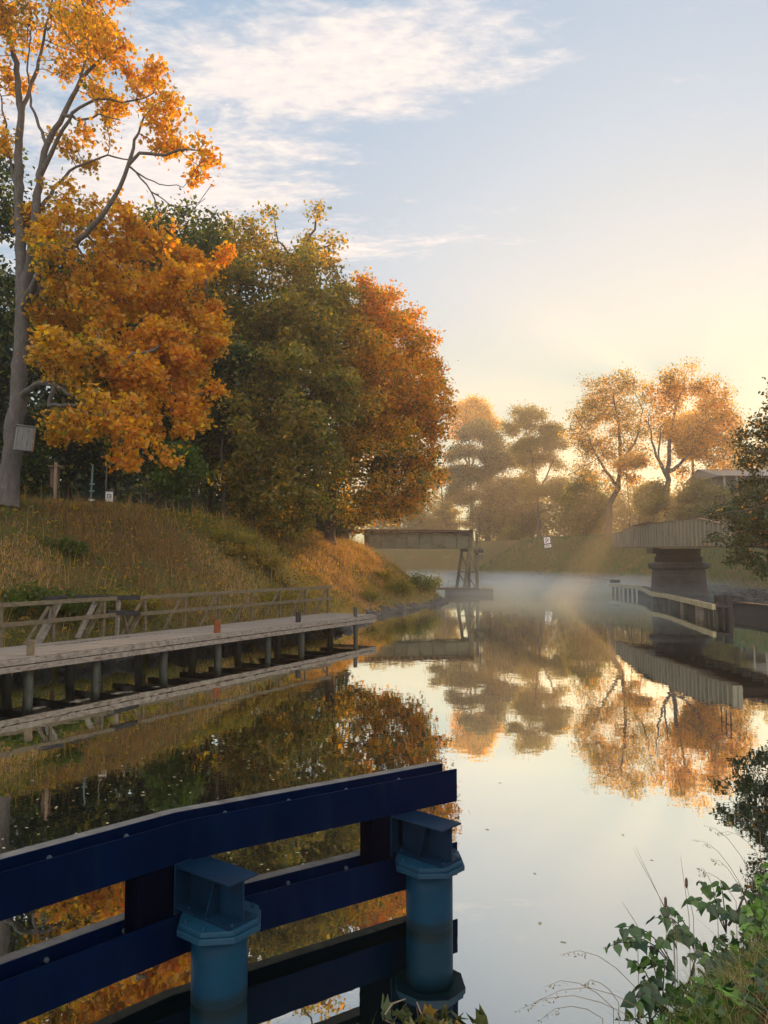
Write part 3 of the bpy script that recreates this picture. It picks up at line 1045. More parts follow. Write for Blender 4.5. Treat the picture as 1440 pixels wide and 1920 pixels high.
# --- alder on the right bank, hanging over the water
TR = 27.0
al = [(1428, 762, 14), (1415, 790, 15), (1440, 800, 30), (1385, 818, 14), (1410, 830, 26), (1375, 848, 13), (1450, 850, 40), (1400, 872, 18), (1380, 880, 9), (1425, 885, 15),
      (1430, 935, 30), (1395, 935, 22), (1368, 948, 12), (1350, 944, 6), (1345, 972, 10), (1375, 975, 20), (1330, 966, 7), (1415, 980, 34), (1450, 980, 40), (1370, 1008, 20), (1348, 1014, 10), (1332, 1012, 6), (1400, 1020, 28), (1440, 1030, 34),
      (1385, 1045, 14), (1365, 1055, 7), (1420, 1060, 20), (1430, 1082, 10), (1500, 900, 80), (1500, 1000, 70), (1560, 850, 90), (1580, 960, 90), (1500, 780, 50), (1560, 730, 70), (1470, 740, 30), (1640, 860, 90), (1640, 1000, 70)]
tree('alder_tree', 'dark green alder on the right bank, branches hanging out over the canal', 'tree', (1640, 1130), [
    (.22, .06, [(1640, 1130), (1620, 1050), (1600, 950), (1580, 850), (1560, 740)]),
    (.07, .015, [(1600, 950), (1520, 930, -.5), (1450, 945, -.8), (1390, 958, -1), (1330, 966, -1)]),
    (.07, .015, [(1590, 900), (1520, 850, -.4), (1450, 845, -.6), (1385, 850, -.8)]),
    (.06, .015, [(1620, 1020), (1540, 1010, .4), (1450, 1025, .4), (1400, 1025, .4), (1340, 1013, .4)]),
    (.05, .015, [(1570, 790), (1500, 770), (1425, 765)])],
     al, TR, palfn([('alder', 1), ('rust', lambda P: np.where(proj(P)[1] < 860, .10, .01))], 61, .8), 46000, .125, .22, None, .28, 1500, 1.5, .008, leafm='leafgloss', spread=.15, leaf_r=.03, droop=.5)  # rust leaves near the top put reddish sunlit edges into the colour


# --- far-off woods that close the view
def wood_belt(name, spots, n, size, pal):
    P = []
    w = np.array([s[3] ** 2 for s in spots], float)
    for s, k in zip(spots, (w / w.sum() * n).astype(int)):
        x, y, h, r = s
        z0 = tz(x, y)
        q = unit(rng.normal(size=(k, 3))) * (rng.random((k, 1)) ** .33)
        P.append(np.array((x, y, z0 + h * .5)) + q * np.array((r, r, h * .55)))
    P = np.concatenate(P)
    o = leaf_mesh(name, P, size, pick(pal, len(P)), M['leaf'], None, .3)
    return tag(o, kind='stuff')


sp = [(-9 - 5.6 * i + random.uniform(-3, 3), 80 + 1.2 * i + random.uniform(-6, 6), random.uniform(13, 19), random.uniform(4.5, 6.5)) for i in range(18)]
sp += [(-8 - 4.2 * i + random.uniform(-1, 1), 76 + random.uniform(-2, 3), random.uniform(4, 7), 4.2) for i in range(20)]
tag(wood_belt('woodland', sp, 92000, .7, 'darkgreen'), 'dark far-off wood closing the view behind the left bank trees', 'woodland')
sp = [(42 + 6 * i + random.uniform(-2, 2), 200 + random.uniform(-8, 8), random.uniform(13, 17), random.uniform(4.5, 6)) for i in range(8)]
sp += [(88 + 8 * i + random.uniform(-2, 2), 196 + random.uniform(-8, 8), random.uniform(27, 32), random.uniform(6, 8)) for i in range(8)]
tag(wood_belt('woodland', sp, 40000, .8, 'hazy'), 'tall hazy wood far behind the pale house on the right', 'woodland')

sp = [(-75 + 9 * i + random.uniform(-2, 2), 232 + random.uniform(-6, 10), random.uniform(13, 20), random.uniform(6, 8)) for i in range(11)]
tag(wood_belt('woodland', sp, 26000, 1.0, 'hazy'), 'hazy golden wood far beyond the bend, seen under the left bridge span and its tree', 'woodland')
sp = [(28 + 8.5 * i + random.uniform(-2, 2), 205 + random.uniform(-8, 10), random.uniform(9, 14), random.uniform(5, 6.5)) for i in range(8)]
tag(wood_belt('woodland', sp, 11000, .9, 'hazy'), 'low golden scrub wood far behind the canal sign', 'woodland')

# ------------------------------------------------------------------ bank vegetation
patch_def = [  # px, py, radius px, palette index
    (60, 975, 60, 'g'), (20, 1000, 50, 'g'), (150, 1000, 90, 'r'), (260, 1000, 90, 'r'), (330, 1050, 90, 'r'), (220, 1060, 80, 'r'), (60, 1060, 70, 's'), (30, 1095, 60, 's'), (130, 1095, 60, 'm'), (300, 1095, 70, 'm'),
    (420, 1080, 60, 's'), (360, 985, 50, 'g'), (430, 990, 50, 'g'), (480, 1010, 50, 'g'), (400, 1010, 40, 'g'), (460, 1050, 50, 'd'), (500, 1075, 36, 'd'), (540, 1010, 50, 'm'), (600, 1030, 50, 's'), (650, 1040, 45, 's'), (700, 1070, 40, 's'),
    (560, 1070, 50, 'm'), (640, 1090, 50, 's'), (600, 1120, 60, 'y'), (700, 1110, 50, 'y'), (760, 1110, 50, 'y'), (800, 1110, 40, 'g'), (100, 1150, 90, 'g'), (250, 1140, 80, 'g'), (20, 1170, 60, 'g'), (400, 1130, 60, 'y'), (500, 1120, 60, 'y'),
    (520, 985, 40, 'd'), (580, 990, 40, 'd'), (740, 1080, 40, 's'), (110, 1030, 40, 'g')]
GP = {'g': [(0.120, 0.150, 0.030), (0.180, 0.195, 0.045), (0.240, 0.210, 0.068)], 'r': [(.34, .19, .085), (.40, .245, .115), (.28, .155, .07), (.40, .26, .11), (.24, .17, .05)], 's': [(0.570, 0.360, 0.150), (0.450, 0.285, 0.128), (0.660, 0.450, 0.210)], 'm': [(0.405, 0.225, 0.090), (0.315, 0.225, 0.090), (0.240, 0.195, 0.060)],
      'd': [(0.105, 0.068, 0.030), (0.075, 0.075, 0.027), (0.135, 0.083, 0.038)], 'y': [(0.390, 0.300, 0.105), (0.285, 0.270, 0.068), (0.495, 0.375, 0.150)], 'f': [(.05, .13, .045), (.07, .15, .05), (.10, .15, .06)]}
PC = np.array([hit(a, b)[:2] for a, b, _, _ in patch_def])
PR = np.array([r * np.hypot(*c_) / F * 1.3 for (a, b, r, _), c_ in zip(patch_def, PC)])


def blades(name, P, h, w, cols, lean=.5, mat='grass', bend=.5, segs=2):
    """curved tapering grass ribbons"""
    n = len(P)
    az = rng.random(n) * 2 * np.pi
    d = np.stack([np.cos(az), np.sin(az), np.zeros(n)], 1)
    fa = rng.random(n) * 2 * np.pi
    s = np.stack([np.cos(fa), np.sin(fa), np.zeros(n)], 1)
    hh = (h if np.ndim(h) else np.full(n, h))[:, None] * (.55 + .8 * rng.random((n, 1)))
    ln = lean * rng.random((n, 1)) * hh
    rows = []
    for k in range(segs + 1):
        t = k / segs
        c_ = P + d * ln * (t ** (1 + bend * 1.5)) + np.array((0, 0, 1)) * hh * (t - .22 * bend * t * t)
        ww = (np.asarray(w).reshape(-1, 1) if np.ndim(w) else w) * (1 - t) * .5
        if k == segs:
            rows.append(c_)
        else:
            rows += [c_ - s * ww, c_ + s * ww]
    kk = len(rows)
    V = np.stack(rows, 1).reshape(-1, 3)
    b = (np.arange(n) * kk)[:, None]
    T = []
    for k in range(segs - 1):
        T += [b + np.array((2 * k, 2 * k + 1, 2 * k + 3)), b + np.array((2 * k, 2 * k + 3, 2 * k + 2))]
    T.append(b + np.array((kk - 3, kk - 2, kk - 1)))
    T = np.concatenate(T, 1).reshape(-1, 3)
    return np_mesh(name, V, T, M[mat], None, np.repeat(cols, kk, axis=0))


def along_left(n, smax, dmax, dmin=.15):
    """random points on the left bank, denser near"""
    cum = np.array(LEFT[2:12], float)
    seg = np.linalg.norm(np.diff(cum, axis=0), axis=1)
    L = np.concatenate([[0], np.cumsum(seg)])
    s = rng.random(n) ** 1.15 * min(smax, L[-1])
    i = np.clip(np.searchsorted(L, s, side='right') - 1, 0, len(seg) - 1)
    t = (s - L[i]) / seg[i]
    p = cum[i] * (1 - t[:, None]) + cum[i + 1] * t[:, None]
    dv = (cum[i + 1] - cum[i]) / seg[i][:, None]
    nrm = np.stack([-dv[:, 1], dv[:, 0]], 1)
    d = dmin + (dmax - dmin) * rng.random(n)
    return p + nrm * d[:, None] + rng.normal(size=(n, 2)) * .15


def bank_cols(P):
    D = np.linalg.norm(P[:, None, :2] - PC[None], axis=2) / PR[None]
    D = D + .55 * np.stack([vnoise(P[:, :2], .9, i % 7) for i in range(len(PC))], 1) + .6 * rng.random(D.shape)
    k = D.argmin(1)
    out = np.zeros((len(P), 3))
    key = np.array([p[3] for p in patch_def])[k]
    for q in GP:
        m = key == q
        if m.any():
            a = np.array(GP[q])
            out[m] = a[rng.integers(0, len(a), m.sum())] * (.7 + .6 * rng.random((m.sum(), 1)))
    return out, key


Q = along_left(150000, 75, 12.5)
Q = Q[~inside(Q)]
keep = segdist(Q, SEGL) > .1
Q = Q[keep]
Pz = np.column_stack([Q, terrain(Q) - .03])
cc, key = bank_cols(Pz)
hh = .82 * np.clip(1.0 + .8 * vnoise(Q, .8, 44), .35, 2.0) * np.where(key == 'r', .60, np.where(key == 's', .55, np.where(key == 'd', .25, .36))) * (1 + .35 * vnoise(Q, 1.3, 5))
dist = np.hypot(Pz[:, 0], Pz[:, 1])
o = blades('dry_grass', Pz, hh, .010 + .00045 * dist, cc, 1.7, bend=.9)
tag(o, 'tall dry grass, rust and straw coloured, covering the left bank', 'grass', kind='stuff')

Q = along_left(2600, 60, 9.5, .6)
Q = Q[~inside(Q)]
Pz = np.column_stack([Q, terrain(Q) - .02])
tag(blades('dead_stalks', Pz, 1.0 + .4 * vnoise(Q, 1.0, 46), .018 + .0004 * np.hypot(Q[:, 0], Q[:, 1]), pick('brownolive', len(Q)) * np.array(((1.3, 1.1, 1.2),)), .9, bend=.6), 'scattered dead weed stalks standing above the dry grass of the left bank', 'weeds', kind='stuff')
Q = along_left(8000, 60, 10.5, .5)
Q = Q[~inside(Q)]
Pz = np.column_stack([Q, terrain(Q) + .12 + .25 * rng.random(len(Q))])
cl = np.where(rng.random((len(Q), 1)) < .45, pick('green', len(Q)) * 1.2, np.where(rng.random((len(Q), 1)) < .5, pick('brownolive', len(Q)), pick('gold', len(Q)) * .7))
o = leaf_mesh('leaf_litter', Pz, .17, cl, M['leaf'], None, .1)
tag(o, 'fallen leaves and low broad weeds mixed into the grass of the left bank', 'leaf litter', kind='stuff')

# far and right bank grass
n = 90000
xs = rng.random(n) * 75 + 4
ys = 14 + rng.random(n) ** .8 * 165
Q = np.stack([xs - 15 * (ys > 120), ys], 1)
ins = inside(Q)
dr = segdist(Q, SEGR)
Q = Q[(~ins) & (dr < 20) & (segdist(Q, SEGL) > dr)]
Pz = np.column_stack([Q, terrain(Q) - .03])
a = np.array(GP['f'])
cc = a[rng.integers(0, 3, len(Q))] * (.7 + .6 * rng.random((len(Q), 1))) * (1 + .25 * vnoise(Q, 5, 9))[:, None]
k = vnoise(Q, 4, 12) + .3 * rng.random(len(Q)) > .75
cc[k] = np.array(GP['y'])[rng.integers(0, 3, k.sum())] * .9
dist = np.hypot(Q[:, 0], Q[:, 1])
tag(blades('bank_grass', Pz, .35 + .002 * dist, .02 + .0006 * dist, cc, .8, bend=.7), 'green grass on the far and right banks behind the bridge pier', 'grass', kind='stuff')

# woodland floor litter on the plateau under the trees
n = 26000
Q = np.stack([-45 + rng.random(n) * 48, 30 + rng.random(n) * 60], 1)
Q = Q[(~inside(Q)) & (segdist(Q, SEGL) > 7.5)]
Pz = np.column_stack([Q, terrain(Q) + .02])
tag(blades('undergrowth', Pz, .45, .04, np.array(GP['g'])[rng.integers(0, 3, len(Q))] * .7, .9), 'low green undergrowth on the floor of the wood', 'undergrowth', kind='stuff')


def bushy(name, label, cat, px, py, r_m, n, size, pal, group=None, hgt=1.0, loc=None, mat='leaf'):
    p = hit(px, py) if loc is None else np.array(loc, float)
    root = empty(name, (p[0], p[1], tz(p[0], p[1])), label, cat, group)
    b = np.array((p[0], p[1], tz(p[0], p[1])))
    mb = MB()
    tips = []
    for k in range(int(10 + r_m * 6)):
        az = random.uniform(0, 6.28)
        rr = r_m * random.random() ** .5
        e = b + np.array((math.cos(az) * rr, math.sin(az) * rr, hgt * random.uniform(.5, 1) * (1 - .4 * (rr / r_m) ** 2)))
        s = b + np.array((math.cos(az) * rr * .4, math.sin(az) * rr * .4, -.1))
        s[2] = tz(s[0], s[1]) - .05
        m_ = (s + e) / 2 + np.array((0, 0, .12 * hgt))
        mb.tube([s, m_, e], [.014, .010, .005], 4, cap=False)
        tips += [(m_, .6), (e, 1.0), ((m_ + e) / 2, .8)]
    mb.build('stems', M['bark_dark'], root)
    tp = np.array([t[0] for t in tips])
    src = tp[rng.integers(0, len(tp), n)]
    P = src + rng.normal(size=(n, 3)) * .16 * max(hgt, .6)
    leaf_mesh('leaves', P, size, pick(pal, n), M[mat], root, .4, aspect=.7)
    return root


for px, py, r, n, pal, h, lb in [
        (455, 1040, 1.6, 1500, 'brownolive', .5, 'dark bramble mound on the bank slope, upper left of the dark patch'),
        (495, 1062, 1.5, 1500, 'brownolive', .45, 'dark bramble mound low on the bank slope beside the straw grass'),
        (430, 1015, 1.4, 1300, 'olive', .5, 'olive bramble mound near the top of the bank below the wood'),
        (545, 1040, 1.2, 900, 'brownolive', .4, 'small dark bramble right of the other bramble mounds'),
        (120, 1040, .9, 1000, 'green', .5, 'lone green bush amid the rust grass above the broken railing'),
        (60, 1150, 1.3, 1800, 'green', .8, 'green shrub behind the left end of the jetty railing'),
        (150, 1160, 1.2, 1700, 'green', .8, 'green shrub behind the broken stretch of jetty railing'),
        (235, 1150, 1.2, 1600, 'olive', .7, 'olive-green shrub behind the jetty railing, right of the broken stretch'),
        (520, 1130, 1.1, 1000, 'olive', .5, 'low olive shrub behind the far end of the jetty railing')]:
    bushy('shrub', lb, 'shrub', px, py, r, n, .13, pal, 'shrubs on the left bank', h)
for px, py, r, n, pal, h, lb in [
        (745, 1120, 1.1, 1700, 'yellowgreen', 1.3, 'bright green tall weeds near the water at the grassy point'),
        (785, 1110, 1.0, 1500, 'green', 1.6, 'tall green weeds on the tip of the grassy point'),
        (808, 1112, .8, 1100, 'olive', 1.8, 'tallest dark weed clump at the very tip of the grassy point'),
        (720, 1090, .9, 900, 'olive', .9, 'olive weeds above the stones on the grassy point'),
        (770, 1085, .9, 1000, 'olive', 1.2, 'brown-tipped weeds on the crest of the grassy point'),
        (690, 1130, .8, 900, 'yellowgreen', .8, 'low yellow-green weeds behind the right end of the jetty')]:
    bushy('weed_clump', lb, 'weeds', px, py, r, n, .14, pal, 'weeds on the grassy point', h)

# ------------------------------------------------------------------ riprap stones
import bmesh


def stone_mesh(seed, sub=2):
    bm = bmesh.new()
    bmesh.ops.create_icosphere(bm, subdivisions=sub, radius=1)
    for v in bm.verts:
        q = v.co * 1.3 + Vector((seed * 7.1, seed * 3.3, 0))
        v.co *= 1 + .38 * mnoise.noise(q) + .15 * mnoise.noise(q * 2.6)
        for ax in range(3):
            v.co[ax] = max(-.72, min(.72, v.co[ax]))
    me = bpy.data.meshes.new('stone')
    bm.to_mesh(me)
    bm.free()
    me.materials.append(M['rock'])
    return me


SM = [stone_mesh(i) for i in range(7)]


def stone(p, s, label, group):
    o = bpy.data.objects.new('stone', random.choice(SM))
    link(o)
    o.location = [float(v) for v in p]
    o.scale = (s * random.uniform(.9, 1.5), s * random.uniform(.8, 1.1), s * random.uniform(.5, .8))
    o.rotation_euler = (random.uniform(-.3, .3), random.uniform(-.3, .3), random.uniform(0, 6.28))
    tag(o, label, 'stone', group)


cum = [np.array(p) for p in (tuple(JR + JN * 2.0), (-.6, 50), (2.0, 57), (4.6, 64), (5.2, 68.5))]
cnt = 0
for a, b in zip(cum[:-1], cum[1:]):
    L = np.linalg.norm(b - a)
    for t in np.arange(0, 1, .74 / L):
        for row in range(2 if random.random() < .5 else 1):
            q = a + (b - a) * (t + random.uniform(-.01, .01)) + np.array((-1, .3)) * (row * .45 - .1 + random.uniform(-.1, .1))
            stone((q[0], q[1], .0 + row * .25), random.uniform(.3, .56), 'rough grey stone of the riprap edging the grassy point', 'riprap stones along the grassy point')
for t in np.arange(0, 20, .75):
    q = JR - JU * t + JN * (2.25 + random.uniform(-.3, .3))
    stone((q[0], q[1], .08), random.uniform(.3, .5), 'rough grey stone at the waterline in the shadow under the jetty', 'stones under the jetty')
rp = []
fr = []
k0 = 0
for a, b in zip(RIGHT[12:20], RIGHT[13:21]):
    a, b = np.array(a, float), np.array(b, float)
    L = np.linalg.norm(b - a)
    d = (b - a) / L
    nr = np.array((d[1], -d[0]))
    for t in np.arange(0, L, .35):
        for r in range(3):
            q = a + d * t + nr * (random.uniform(-.3, 1.9))
            me = random.choice(SM)
            s = random.uniform(.22, .5)
            rz = random.uniform(0, 6.28)
            co = np.array([v.co for v in me.vertices]) * s * np.array((1.3, 1, .7))
            R_ = np.array(((math.cos(rz), -math.sin(rz), 0), (math.sin(rz), math.cos(rz), 0), (0, 0, 1)))
            rp.append(co @ R_.T + np.array((q[0], q[1], max(tz(q[0], q[1]), -.1) + .05)))
            fr.append(np.array([tuple(p.vertices) for p in me.polygons]) + k0)
            k0 += len(co)
tag(np_mesh('riprap', np.concatenate(rp), np.concatenate(fr), M['rock']), 'grey riprap rubble lining the far water edge', 'rubble', kind='stuff')

# ------------------------------------------------------------------ jetty
DZ = .93
DW = 2.6
J0 = -30.0     # left end (outside the frame)


def jp(s, d, z):
    q = JR + JU * s + JN * d
    return np.array((q[0], q[1], z))


def js(px, d, z):
    """position along the jetty line at depth offset d seen in photo column px"""
    k = (px - CX) / F
    o_ = JR + JN * d
    # columns lean a little with the camera pitch: solve x = k*(y*CP + (z-H)*SP)
    kk = k * CP
    c0 = k * (z - H) * SP
    return (kk * o_[1] + c0 - o_[0]) / (JU[0] - kk * JU[1])


jetty = empty('jetty', (JR[0] + JU[0] * -12, JR[1] + JU[1] * -12, 0), 'long grey weathered timber jetty on piles with a broken railing along its back', 'jetty')
mb = MB()
npl = 14
pw = DW / npl
for i in range(npl):
    s = J0 - random.uniform(0, 2)
    while s < -.01:
        e = min(s + random.uniform(3.5, 5.2), 0)
        if -e < .8:
            e = 0
        z = DZ - .025 + random.uniform(-.004, .004)
        if not (i in (9, 10) and -18.6 < s < -15):
            mb.beam(jp(max(s, J0) + .006, pw * (i + .5), z), jp(e - .006, pw * (i + .5), z), pw - random.uniform(.008, .02), .05)
        s = e
mb.build('deck', M['deck'], jetty, .004)
for row, (zz, hh_) in enumerate(((DZ - .105, .15), (DZ - .275, .16))):
    s = J0 - row * 2
    mb = MB()
    while s < -.01:
        e = min(s + random.uniform(4.5, 7), 0)
        if -e < 1:
            e = 0
        off = -.045 - row * .012
        mb.beam(jp(max(s, J0) + .004, off, zz), jp(e - .004 - row * .01, off, zz + random.uniform(-.006, .006)), .07, hh_ - .012)
        s = e
    mb.beam(jp(.035, -.08, zz), jp(.035, DW, zz), .07, hh_ - .012)
    mb.build('fascia_board', M['fascia'], jetty, .006)
mb = MB()
for s in np.arange(J0 + .5, 0, 1.6):
    mb.beam(jp(s, .0, DZ - .16), jp(s, DW, DZ - .16), .14, .18)
mb.build('cross_beams', M['tarred'], jetty)


def jpile(px, d, top=DZ - .26, r=.13, bot=-1.2):
    s = js(px, d, .3)
    mb = MB()
    tl = random.uniform(-.06, .06)
    mb.tube([jp(s, d, bot), jp(s + tl * .3, d, .1), jp(s + tl, d, top)], [r * 1.05, r, r * .95], 12, jit=.04)
    return mb.build('pile', M['wetpile'], jetty, smooth=True)


for px in (-60, 55, 181, 306, 409, 503, 565):
    jpile(px, .22)
for px in (13, 130, 259, 362, 445, 520, 620):
    jpile(px, 1.5, r=.14)
jpile(667, .05, DZ + .42, .10)


def bollard(px, d, h, r, mat, lab=None):
    s = js(px, d, DZ)
    mb = MB()
    b = jp(s, d, DZ)
    mb.tube([b, b + np.array((.01, 0, h * .9)), b + np.array((.012, 0, h))], [r, r * .98, r * .86], 14, jit=.03)
    o = mb.build('mooring_post', M[mat], jetty, smooth=False)
    if lab:
        o['label'] = lab
    return o


bollard(57, .28, .40, .105, 'rail', 'short brown-grey mooring post')
bollard(407, .22, .42, .12, 'rust', 'short rust-red mooring post')
bollard(559, .45, .42, .11, 'tarred')
# railing along the back
RD = DW + .06
for px in (3, 101, 193, 273, 346, 411, 471, 525, 573, 615, -60):
    s = js(px, RD, DZ + .6)
    lean = random.uniform(-.06, .06)
    mb = MB()
    mb.beam(jp(s, RD, DZ - .35), jp(s + lean, RD, DZ + 1.27), .08, .09, (JN[0], JN[1], 0))
    mb.build('railing_post', M['rail'], jetty, .006)
for px in (273, 346, 411, 471, 525, 573, 615, 101):
    s = js(px, RD, DZ + .6) - .12
    mb = MB()
    mb.beam(jp(s - .02, RD + .05, DZ + 1.12), jp(s - .72, RD + .28, DZ - .1), .07, .10, (JN[0], JN[1], 0))
    mb.build('brace', M['rail'], jetty, .006)
# broken timbers at the left of the rail
for (p0, z0, p1, z1, w_, m_) in [(108, 1.2, 75, -.05, .30, 'deck'), (90, 1.2, 88, .65, .12, 'tarred'), (178, 1.15, 150, .0, .16, 'deck'), (192, 1.1, 165, .0, .14, 'rail'), (222, 1.22, 224, -.1, .14, 'deck'), (230, .8, 245, -.05, .09, 'rail'), (265, .7, 246, -.1, .14, 'rail')]:
    mb = MB()
    mb.beam(jp(js(p0, RD + .1, DZ + .6), RD + .1, DZ + z0), jp(js(p1, RD + .1, DZ + .2), RD + .22, DZ + z1), .09, w_, (JN[0], JN[1], 0))
    mb.build('brace', M[m_], jetty, .006)


def railing(name, pxa, za, pxb, zb, mat, off=0, w_=.05, h_=.13):
    mb = MB()
    mb.beam(jp(js(pxa, RD + off, DZ + za), RD - .075 + off, DZ + za), jp(js(pxb, RD + off, DZ + zb), RD - .075 + off, DZ + zb), w_, h_)
    o = mb.build(name, M[mat], jetty, .006)
    return o


railing('handrail', -120, 1.22, 216, 1.26, 'rail')
railing('handrail', 260, 1.24, 440, 1.26, 'rail')
railing('handrail', 441, 1.26, 619, 1.27, 'rail')
railing('mid_rail', -120, .62, 214, .70, 'rail')
railing('mid_rail', 260, .66, 450, .68, 'rail')
railing('mid_rail', 451, .68, 619, .69, 'rail')
for a in ((136, 1.34, 259, 1.24), (198, .78, 259, .68), (79, 1.33, 122, 1.37)):
    railing('mid_rail', *a, 'tarred', .1, .08, .16)['label'] = 'black tarred replacement rail'

# ------------------------------------------------------------------ blue fender in the foreground
BB = np.array((-1.62, 6.49))
BL = np.array((-2.63, 5.41)) - BB
BL /= np.linalg.norm(BL)
BR = np.array((.75, 8.07)) - BB
BR /= np.linalg.norm(BR)
NR = np.array((-BR[1], BR[0]))
NL = np.array((BL[1], -BL[0]))
NB = (NR + NL) / np.linalg.norm(NR + NL)
NBm = NB / (NB @ NR)
fender = empty('mooring_fender', (-.5, 6.9, 0), 'dark blue steel guide fender with two teal tubular piles in the foreground water', 'fender')


def bp_(end, off):
    if end == 'L':
        return BB + BL * 4.0 + NL * off
    if end == 'B':
        return BB + NBm * off
    return BB + BR * 2.85 + NR * off


def strip(mb, o0, o1, z0, z1, ends=('L', 'B', 'R')):
    for a, b in zip(ends[:-1], ends[1:]):
        pa0, pa1, pb0, pb1 = bp_(a, o0), bp_(a, o1), bp_(b, o0), bp_(b, o1)
        vs = [(*p, z) for z in (z0, z1) for p in (pa0, pb0, pb1, pa1)]
        fs = [(0, 3, 2, 1), (4, 5, 6, 7), (0, 1, 5, 4), (2, 3, 7, 6)]
        if a == 'L':
            fs.append((0, 4, 7, 3))
        if b == 'R':
            fs.append((1, 2, 6, 5))
        mb.add(vs, fs)


for z0, z1 in ((.22, .545), (.955, 1.28)):
    mb = MB()
    strip(mb, 0, .016, z0, z1)
    strip(mb, .018, .236, (z0 + z1) / 2 - .01, (z0 + z1) / 2 + .01)
    strip(mb, .238, .254, z0, z1)
    bm_o = mb.build('beam', M['blue'], fender, .002)
    mb = MB()
    strip(mb, .258, .38, z0 + .005, z1 - .004)
    rs_ = mb.build('rubbing_strip', M['rub'], bm_o, .008)
    # bolts on the inner face of the back flange
    for end, d_, nn_, L_ in (('L', BL, NL, 3.6), ('R', BR, NR, 2.7)):
        for t in np.arange(.42, L_, .62):
            for zz in ((z0 + z1) / 2 + .085,):
                q = BB + d_ * t + nn_ * .236
                mb = MB()
                q3 = np.array((*q, zz))
                mb.tube([q3, q3 - np.array((*nn_, 0)) * .018], [.020, .020], 6)
                mb.tube([q3 - np.array((*nn_, 0)) * .018, q3 - np.array((*nn_, 0)) * .034], [.011, .010], 8)
                mb.build('bolt', M['bolt'], bm_o)


M['post'] = stained('shade_dark_post', (.001, .0015, .006), (.002, .003, .010), 3, .95, spec=.0)  # near-black colour stands in for the shade between the beams


def fender_post(t0, t1, d_, n_, origin):
    """H post between the two beams"""
    mb = MB()
    for a, z0, z1 in ((0, .40, .955), ):
        p = lambda t, o_: np.array((*(origin + d_ * t + n_ * o_), (z0 + z1) / 2))
        hz = np.array((0, 0, (z1 - z0) / 2))
        D3, N3 = np.array((*d_, 0)), np.array((*n_, 0))
        mb.frame(p((t0 + t1) / 2, .03), D3 * (t1 - t0) / 2, N3 * .009, hz)
        mb.frame(p((t0 + t1) / 2, .225), D3 * (t1 - t0) / 2, N3 * .009, hz)
        mb.frame(p(t0, .128), D3 * .009, N3 * .085, hz)
        mb.frame(p((t0 + t1) / 2, .128), D3 * .008, N3 * .085, hz)
        mb.frame(p(t1, .128), D3 * .009, N3 * .085, hz)
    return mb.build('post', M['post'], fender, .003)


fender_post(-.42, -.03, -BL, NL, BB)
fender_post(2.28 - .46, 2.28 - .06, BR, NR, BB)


def fender_pile(c, sd, att):
    """c: pile axis, sd: direction of the bracket away from the beam"""
    c = np.array(c, float)
    sd = np.array(sd, float) / np.linalg.norm(sd)
    sn = np.array((-sd[1], sd[0]))
    mb = MB()
    mb.lathe((c[0], c[1], -1.5), [(.22, 0), (.22, 1.55), (.221, 1.80), (.22, 2.03)], 40)
    pile = mb.build('pile', M['pile_paint'], fender)
    for p in pile.data.polygons:
        p.use_smooth = len(p.vertices) == 4
    a0 = math.atan2(sd[1], sd[0])
    for z, th, r in ((.530, .045, .345), (.577, .038, .325)):
        mb = MB()
        poly = []
        for k in range(8):
            a = a0 + math.pi / 8 + k * math.pi / 4
            poly.append((c[0] + r * math.cos(a), c[1] + r * math.sin(a), z))
        mb.prism(poly, (0, 0, th))
        mb.build('flange', M['blue_pile'], pile, .004)
    for k in range(8):
        a = a0 + math.pi / 8 + k * math.pi / 4
        q = np.array((c[0] + .275 * math.cos(a), c[1] + .275 * math.sin(a), .614))
        mb = MB()
        mb.cyl(q, .017, .016, 6)
        mb.cyl(q + (0, 0, .016), .009, .014, 8)
        mb.build('bolt', M['blue_pile'], pile)
    # bracket: short I beam lying on the flange
    S3, N3 = np.array((*sd, 0)), np.array((*sn, 0))
    b0, b1 = -att, .27
    mid = lambda t, z: np.array((*(c + sd * t), z))
    mb = MB()
    mb.frame(mid((b0 + b1) / 2, .942), S3 * (b1 - b0) / 2, N3 * .15, np.array((0, 0, .008)))
    mb.frame(mid((b0 + b1) / 2, .624), S3 * (b1 - b0) / 2, N3 * .15, np.array((0, 0, .008)))
    mb.frame(mid((b0 + b1) / 2, .783), S3 * (b1 - b0) / 2, N3 * .007, np.array((0, 0, .150)))
    for sg in (-1, 1):
        t = -.02
        e = np.array((0, 0, 1.0))
        poly = [mid(t, .633) + N3 * sg * .009, mid(t, .633) + N3 * sg * .14, mid(t + .03, .933) + N3 * sg * .06, mid(t + .03, .933) + N3 * sg * .009]
        mb.prism([p - S3 * .005 for p in poly], S3 * .010)
    mb.frame(mid(b0 - .009, .7645), S3 * .008, N3 * .16, np.array((0, 0, .20)))
    mb.build('bracket', M['blue'], fender, .003).data.materials[0] = M['blue_br']


